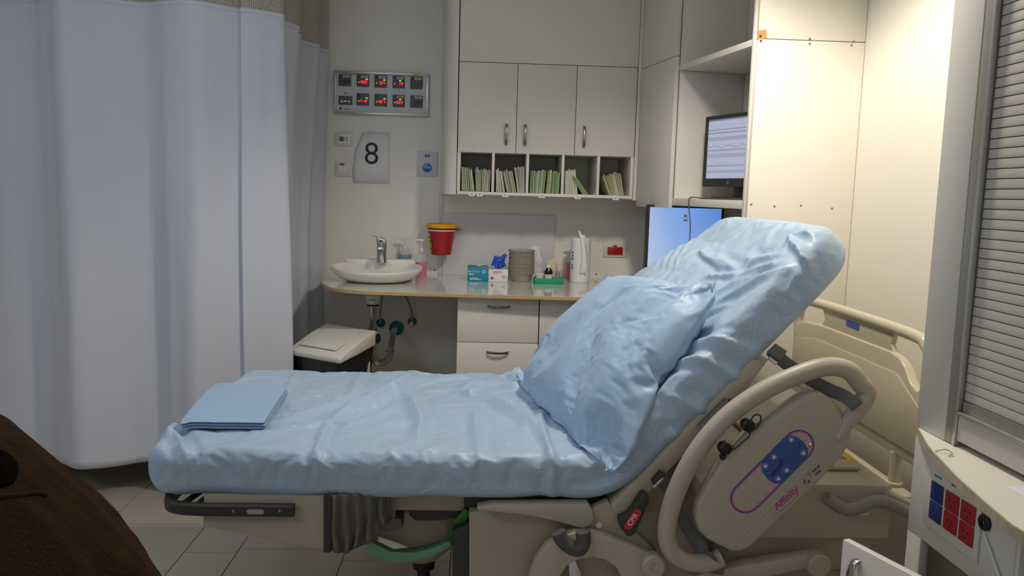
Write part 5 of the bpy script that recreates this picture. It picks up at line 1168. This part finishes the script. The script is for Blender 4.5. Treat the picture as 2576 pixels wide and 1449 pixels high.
for k in range(len(W_)):
    v = Vector(W_[k]); h = bvs.ray_cast(v+push*0.35, -push)[0]
    if h is not None:
        off = 0.012 if k < nfront else 0.003
        if (v-h).dot(push) < off: W_[k] = h+push*off
bm = bmesh.new(); vv_ = [bm.verts.new(p) for p in W_]
for f in Fc: bm.faces.new([vv_[k] for k in f])
pil = finish('pillow', bm, 'case', None, smooth=True, label='plump blue pillow leaning against the raised back of the bed', cat='pillow')
md = pil.modifiers.new('smooth', 'SUBSURF'); md.levels = 2; md.render_levels = 2

# folded sheet at the foot
cz = [aZ(x, y, 0.740) for x, y in ((455, 1071), (664, 1073), (722, 986), (543, 972))]
cz_ = [np.array(c) for c in cz]
FZ = float(np.percentile([top_z(*((cz_[0]*(1-u)+cz_[1]*u)*(1-v)+(cz_[3]*(1-u)+cz_[2]*u)*v)[:2]) for u in np.linspace(0.1, 0.95, 8) for v in np.linspace(0.05, 0.95, 8)], 60))
fs = thing('folded_sheet', (-0.72, 2.38, FZ), 'neatly folded blue sheet lying at the foot of the bed', 'folded sheet')
for k, (dz, inset, th_) in enumerate(((0.0, -0.002, 0.008), (0.0085, 0.004, 0.008), (0.017, 0.001, 0.009))):
    G = []; nn = 40
    for i in range(nn+1):
        v = i/nn; row = []
        for j in range(31):
            u = j/30; a = cz_[0]*(1-u)+cz_[1]*u; b = cz_[3]*(1-u)+cz_[2]*u
            p = a*(1-v)+b*v; p = p+(np.array([1, 0, 0])*inset*(1 if u > 0.5 else -1)*abs(2*u-1)**6)
            sag = min(0, top_z(p[0], p[1])-FZ+0.006)*0.8
            row.append((p[0], p[1], FZ+0.001+dz+0.002*noise.noise((u*3, v*3, 1))+sag))
        G.append(row)
    G = np.array(G); G[..., 2] = (G[..., 2]+np.roll(G[..., 2], 1, 0)*0+G[..., 2].mean(axis=1, keepdims=True))/2
    vv_ = np.arange(nn+1)/nn*0.45; rnd_ = np.sqrt(np.maximum(0, 1-(1-np.minimum(1, vv_/0.014))**2))
    bot = G.copy(); top = G.copy(); top[..., 2] += th_*(0.5+0.5*rnd_)[:, None]; bot[..., 2] += th_*(0.5-0.5*rnd_)[:, None]
    full = np.concatenate([bot[::-1], top], axis=0); grid_mesh('fold_layer', full, 'fold', fs)

# ---------------------------------------------------------------- curtain
cpath = [(-2.86, 3.44), (-2.62, 3.56), (-2.40, 3.47), (-2.20, 3.53), (-2.02, 3.525), (-1.90, 3.53), (-1.81, 3.48), (-1.71, 3.425), (-1.575, 3.495), (-1.44, 3.545), (-1.33, 3.50), (-1.22, 3.465), (-1.13, 3.54), (-1.045, 3.59), (-1.04, 3.572), (-0.96, 3.62), (-0.885, 3.688), (-0.93, 3.76), (-0.905, 3.84), (-0.878, 3.94), (-0.925, 4.02), (-0.905, 4.12), (-0.94, 4.25), (-0.91, 4.36), (-0.87, 4.40), (-0.90, 4.47), (-0.865, 4.54), (-0.85, 4.575)]
cp2 = catmull([(a, b, 0) for a, b in cpath], 14); nC = len(cp2)
lenC = [0]
for a, b in zip(cp2, cp2[1:]): lenC.append(lenC[-1]+(b-a).length)
def curtain_rows(z0, z1, n, spread=0.0):
    G = []; UV = []
    for i in range(n+1):
        v = i/n; z = z0+(z1-z0)*v; row = []; uvr = []
        for k, p in enumerate(cp2):
            t = lenC[k]/lenC[-1]; f = (1-v)*spread
            dx = 0.012*noise.noise((t*26, z*0.7, 1.0))*(1.2-0.3*z/2.6); dy = 0.014*noise.noise((t*30, z*0.6, 5.0))
            lowz = max(0, (2.15-z)/2.0)
            pinch = -0.07*min(1, lowz*2)*max(0, min(1, (p.y-3.74)/0.12))*(1 if p.y < 4.45 else 0.6)+0.03*lowz*math.exp(-((p.x+0.885)/0.05)**2-((p.y-3.69)/0.08)**2)
            row.append((p.x+dx+pinch, min(4.592, p.y+dy), z+0.006*math.sin(t*40)*(1 if z < 0.3 else 0))); uvr.append((lenC[k]/0.0085, z/0.0085))
        G.append(row); UV.append(uvr)
    return G, UV
cur = thing('privacy_curtain', (-1.6, 3.6, 0.15), 'long pale grey privacy curtain with mesh top on ceiling track', 'curtain')
G, UV = curtain_rows(0.15, 2.15, 60); grid_mesh('cloth', G, 'curtain', cur, solid=0.002)
G, UV = curtain_rows(2.1505, 2.63, 10); grid_mesh('mesh_top', G, 'net', cur, uv=UV)
tube('curtain_track', [(p.x, p.y, 2.645) for p in cp2[::6]], 0.011, 'alu', cur, n=8, sm=1)
for zt in (2.146,):
    bm = bmesh.new(); sweep(bm, [Vector((G[0][k][0], G[0][k][1], 2.15)) for k in range(0, nC)], rrect(0.0022, 0.008, 0.001, 1), hint=Vector((0, 0, 1))); finish('top_hem', bm, 'curtain', cur)

# ---------------------------------------------------------------- bin beside the curtain
bn = thing('waste_bin', (-0.68, 3.55, 0), 'white lidded waste bin lined with a black bag under the sink', 'bin')
BZ = 0.660
FR, BR, BL = aZ(855, 890, BZ), aZ(948, 853, BZ), aZ(812, 832, BZ)
fr_ = Vector((FR.x, FR.y, 0)); uy = Vector((BR.x, BR.y, 0))-fr_; ux = Vector((BL.x, BL.y, 0))-Vector((BR.x, BR.y, 0)); Ld = uy.length; Wd = min(ux.length, 0.335); uy.normalize(); ux.normalize()
def bp_(u, v, z): q = fr_+ux*(Wd*u)+uy*(Ld*v); return (q.x, q.y, z)
def slab(nm, prof, m, u0=0.0, u1=1.0, bev=0.01):
    """prof: (v, z) outline across the depth, extruded along the width"""
    bm = bmesh.new(); A = [bm.verts.new(bp_(u0, v, z)) for v, z in prof]; B = [bm.verts.new(bp_(u1, v, z)) for v, z in prof]; n_ = len(prof)
    bm.faces.new(A); bm.faces.new(B[::-1])
    for k in range(n_): bm.faces.new((A[k], A[(k+1) % n_], B[(k+1) % n_], B[k]))
    bmesh.ops.recalc_face_normals(bm, faces=bm.faces[:]); bevel(bm, bev, 3); return finish(nm, bm, m, bn, smooth=40)
lid = slab('lid', [(0.0, 0.6100), (0.0, 0.6420), (0.55, 0.6870), (0.95, 0.7070), (1.03, 0.6920), (1.05, 0.6620), (1.0, 0.6320), (0.45, 0.6170)], 'plastic', -0.01, 1.0, 0.012)
slab('lid_recess', [(0.12, 0.6585), (0.12, 0.6610), (0.85, 0.7100), (0.85, 0.7070)], 'plastic', 0.16, 0.86, 0.001)
q = Vector(bp_(-0.012, 0.985, 0.6640)); disc('hinge_cap', (q.x, q.y, q.z), -ux, 0.026, 0.004, 'black', bn, 24)
bagG = []
for i in range(12):
    v = i/11; z = 0.6240-0.36*v; row = []
    for k in range(81):
        t = k/80*4; e = int(t) % 4; f = t-int(t)
        u_, w__ = ((f, 0), (1, f), (1-f, 1), (0, 1-f))[e]
        gx = 0.03+0.94*u_; gy = 0.03+0.92*w__; k_ = 1-0.16*v
        gx = 0.5+(gx-0.5)*k_; gy = 0.48+(gy-0.48)*k_
        p = Vector(bp_(gx, gy, z)); nn_ = noise.noise((k*0.35, v*3, 1))*0.012*(0.3+v); row.append((p.x+nn_, p.y+nn_*0.8, z+0.02*noise.noise((k*0.3, 3, 2))*v))
    bagG.append(row)
grid_mesh('bin_liner', bagG, 'bag', bn, solid=0.002)
slab('bin_body', [(0.10, 0.0), (0.06, 0.5870), (0.93, 0.5870), (0.88, 0.0)], 'plastic', 0.05, 0.95, 0.02)

# ---------------------------------------------------------------- jacket in the foreground
jk = thing('fleece_jacket', (-0.72, 0.95, 0.44), 'rumpled brown fleece jacket draped over a chair back', 'jacket')
JC = (-0.815, 0.98)
pr2 = [(1.15, 0.004), (1.142, 0.09), (1.118, 0.17), (1.075, 0.24), (1.025, 0.288), (0.97, 0.34), (0.92, 0.38), (0.86, 0.41), (0.78, 0.43), (0.65, 0.445), (0.52, 0.45), (0.44, 0.45)]
zs = np.array([p[0] for p in pr2])[::-1]; rs_ = np.array([p[1] for p in pr2])[::-1]
G = []
for i in range(90):
    v = i/89; 
    tpar = v**0.8; idx = tpar*(len(pr2)-1); k = min(int(idx), len(pr2)-2); f = idx-k
    z = pr2[k][0]*(1-f)+pr2[k+1][0]*f; r = pr2[k][1]*(1-f)+pr2[k+1][1]*f; row = []
    for j in range(150):
        t = 2*pi*j/150
        w_ = 0.020*noise.noise((cos(t)*2.2, sin(t)*2.2, z*1.5))+0.050*min(1, v*1.6)*(0.3-abs(noise.noise((cos(t)*3.4+z*0.8, sin(t)*3.4, z*0.9))))+0.004*noise.noise((cos(t)*20, sin(t)*20, z*20))
        rr = max(0.002, r+w_*min(1, v*4))
        row.append((JC[0]+rr*cos(t), JC[1]+rr*sin(t)*0.62, z+0.006*noise.noise((t*2, z*5, 1))))
    G.append(row)
grid_mesh('jacket_shell', G, 'fleece', jk, closed_u=True)
jsh = jk.children[0]; bvh = BVHTree.FromPolygons([v.co+WL[jk] for v in jsh.data.vertices], [list(p.vertices) for p in jsh.data.polygons])
def on_jacket(x, y, lift=0.002):
    h, nrm, _, _ = bvh.ray_cast(ORG, ray(x, y).normalized())
    return None if h is None else h+(-ray(x, y)).normalized()*lift
Gd = []  # near-black oval patch laid on the jacket shell
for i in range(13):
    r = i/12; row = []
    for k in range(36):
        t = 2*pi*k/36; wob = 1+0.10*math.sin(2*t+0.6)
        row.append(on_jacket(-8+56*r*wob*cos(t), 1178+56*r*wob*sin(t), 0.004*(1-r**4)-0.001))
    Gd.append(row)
if all(p is not None for row in Gd for p in row): grid_mesh('dark_patch', Gd, 'darkpatch', jk, closed_u=True)
hs = [on_jacket(x, y, 0.0) for x, y in ((-30, 1252), (10, 1249), (50, 1246), (90, 1240), (118, 1246))]
if all(p is not None for p in hs): tube('hem_seam', hs, 0.003, 'fleece', jk, n=8, sm=6)
ch = thing('chair', (-0.80, 1.05, 0), 'dark chair hidden beneath the brown fleece jacket', 'chair')
box('backrest', (-0.98, 0.96, 0.60), (-0.63, 1.0, 0.98), 'wood', ch, bev=0.012)
box('seat', (-1.0, 0.78, 0.42), (-0.61, 1.16, 0.455), 'wood', ch, bev=0.01)
for x in (-0.98, -0.64):
    for y in (0.81, 1.12): box('leg', (x-0.012, y-0.012, 0.0), (x+0.012, y+0.012, 0.419), 'dchrome', ch, bev=0.003)
    box('back_upright', (x-0.01, 1.005, 0.456), (x+0.01, 1.025, 0.97), 'dchrome', ch, bev=0.003)
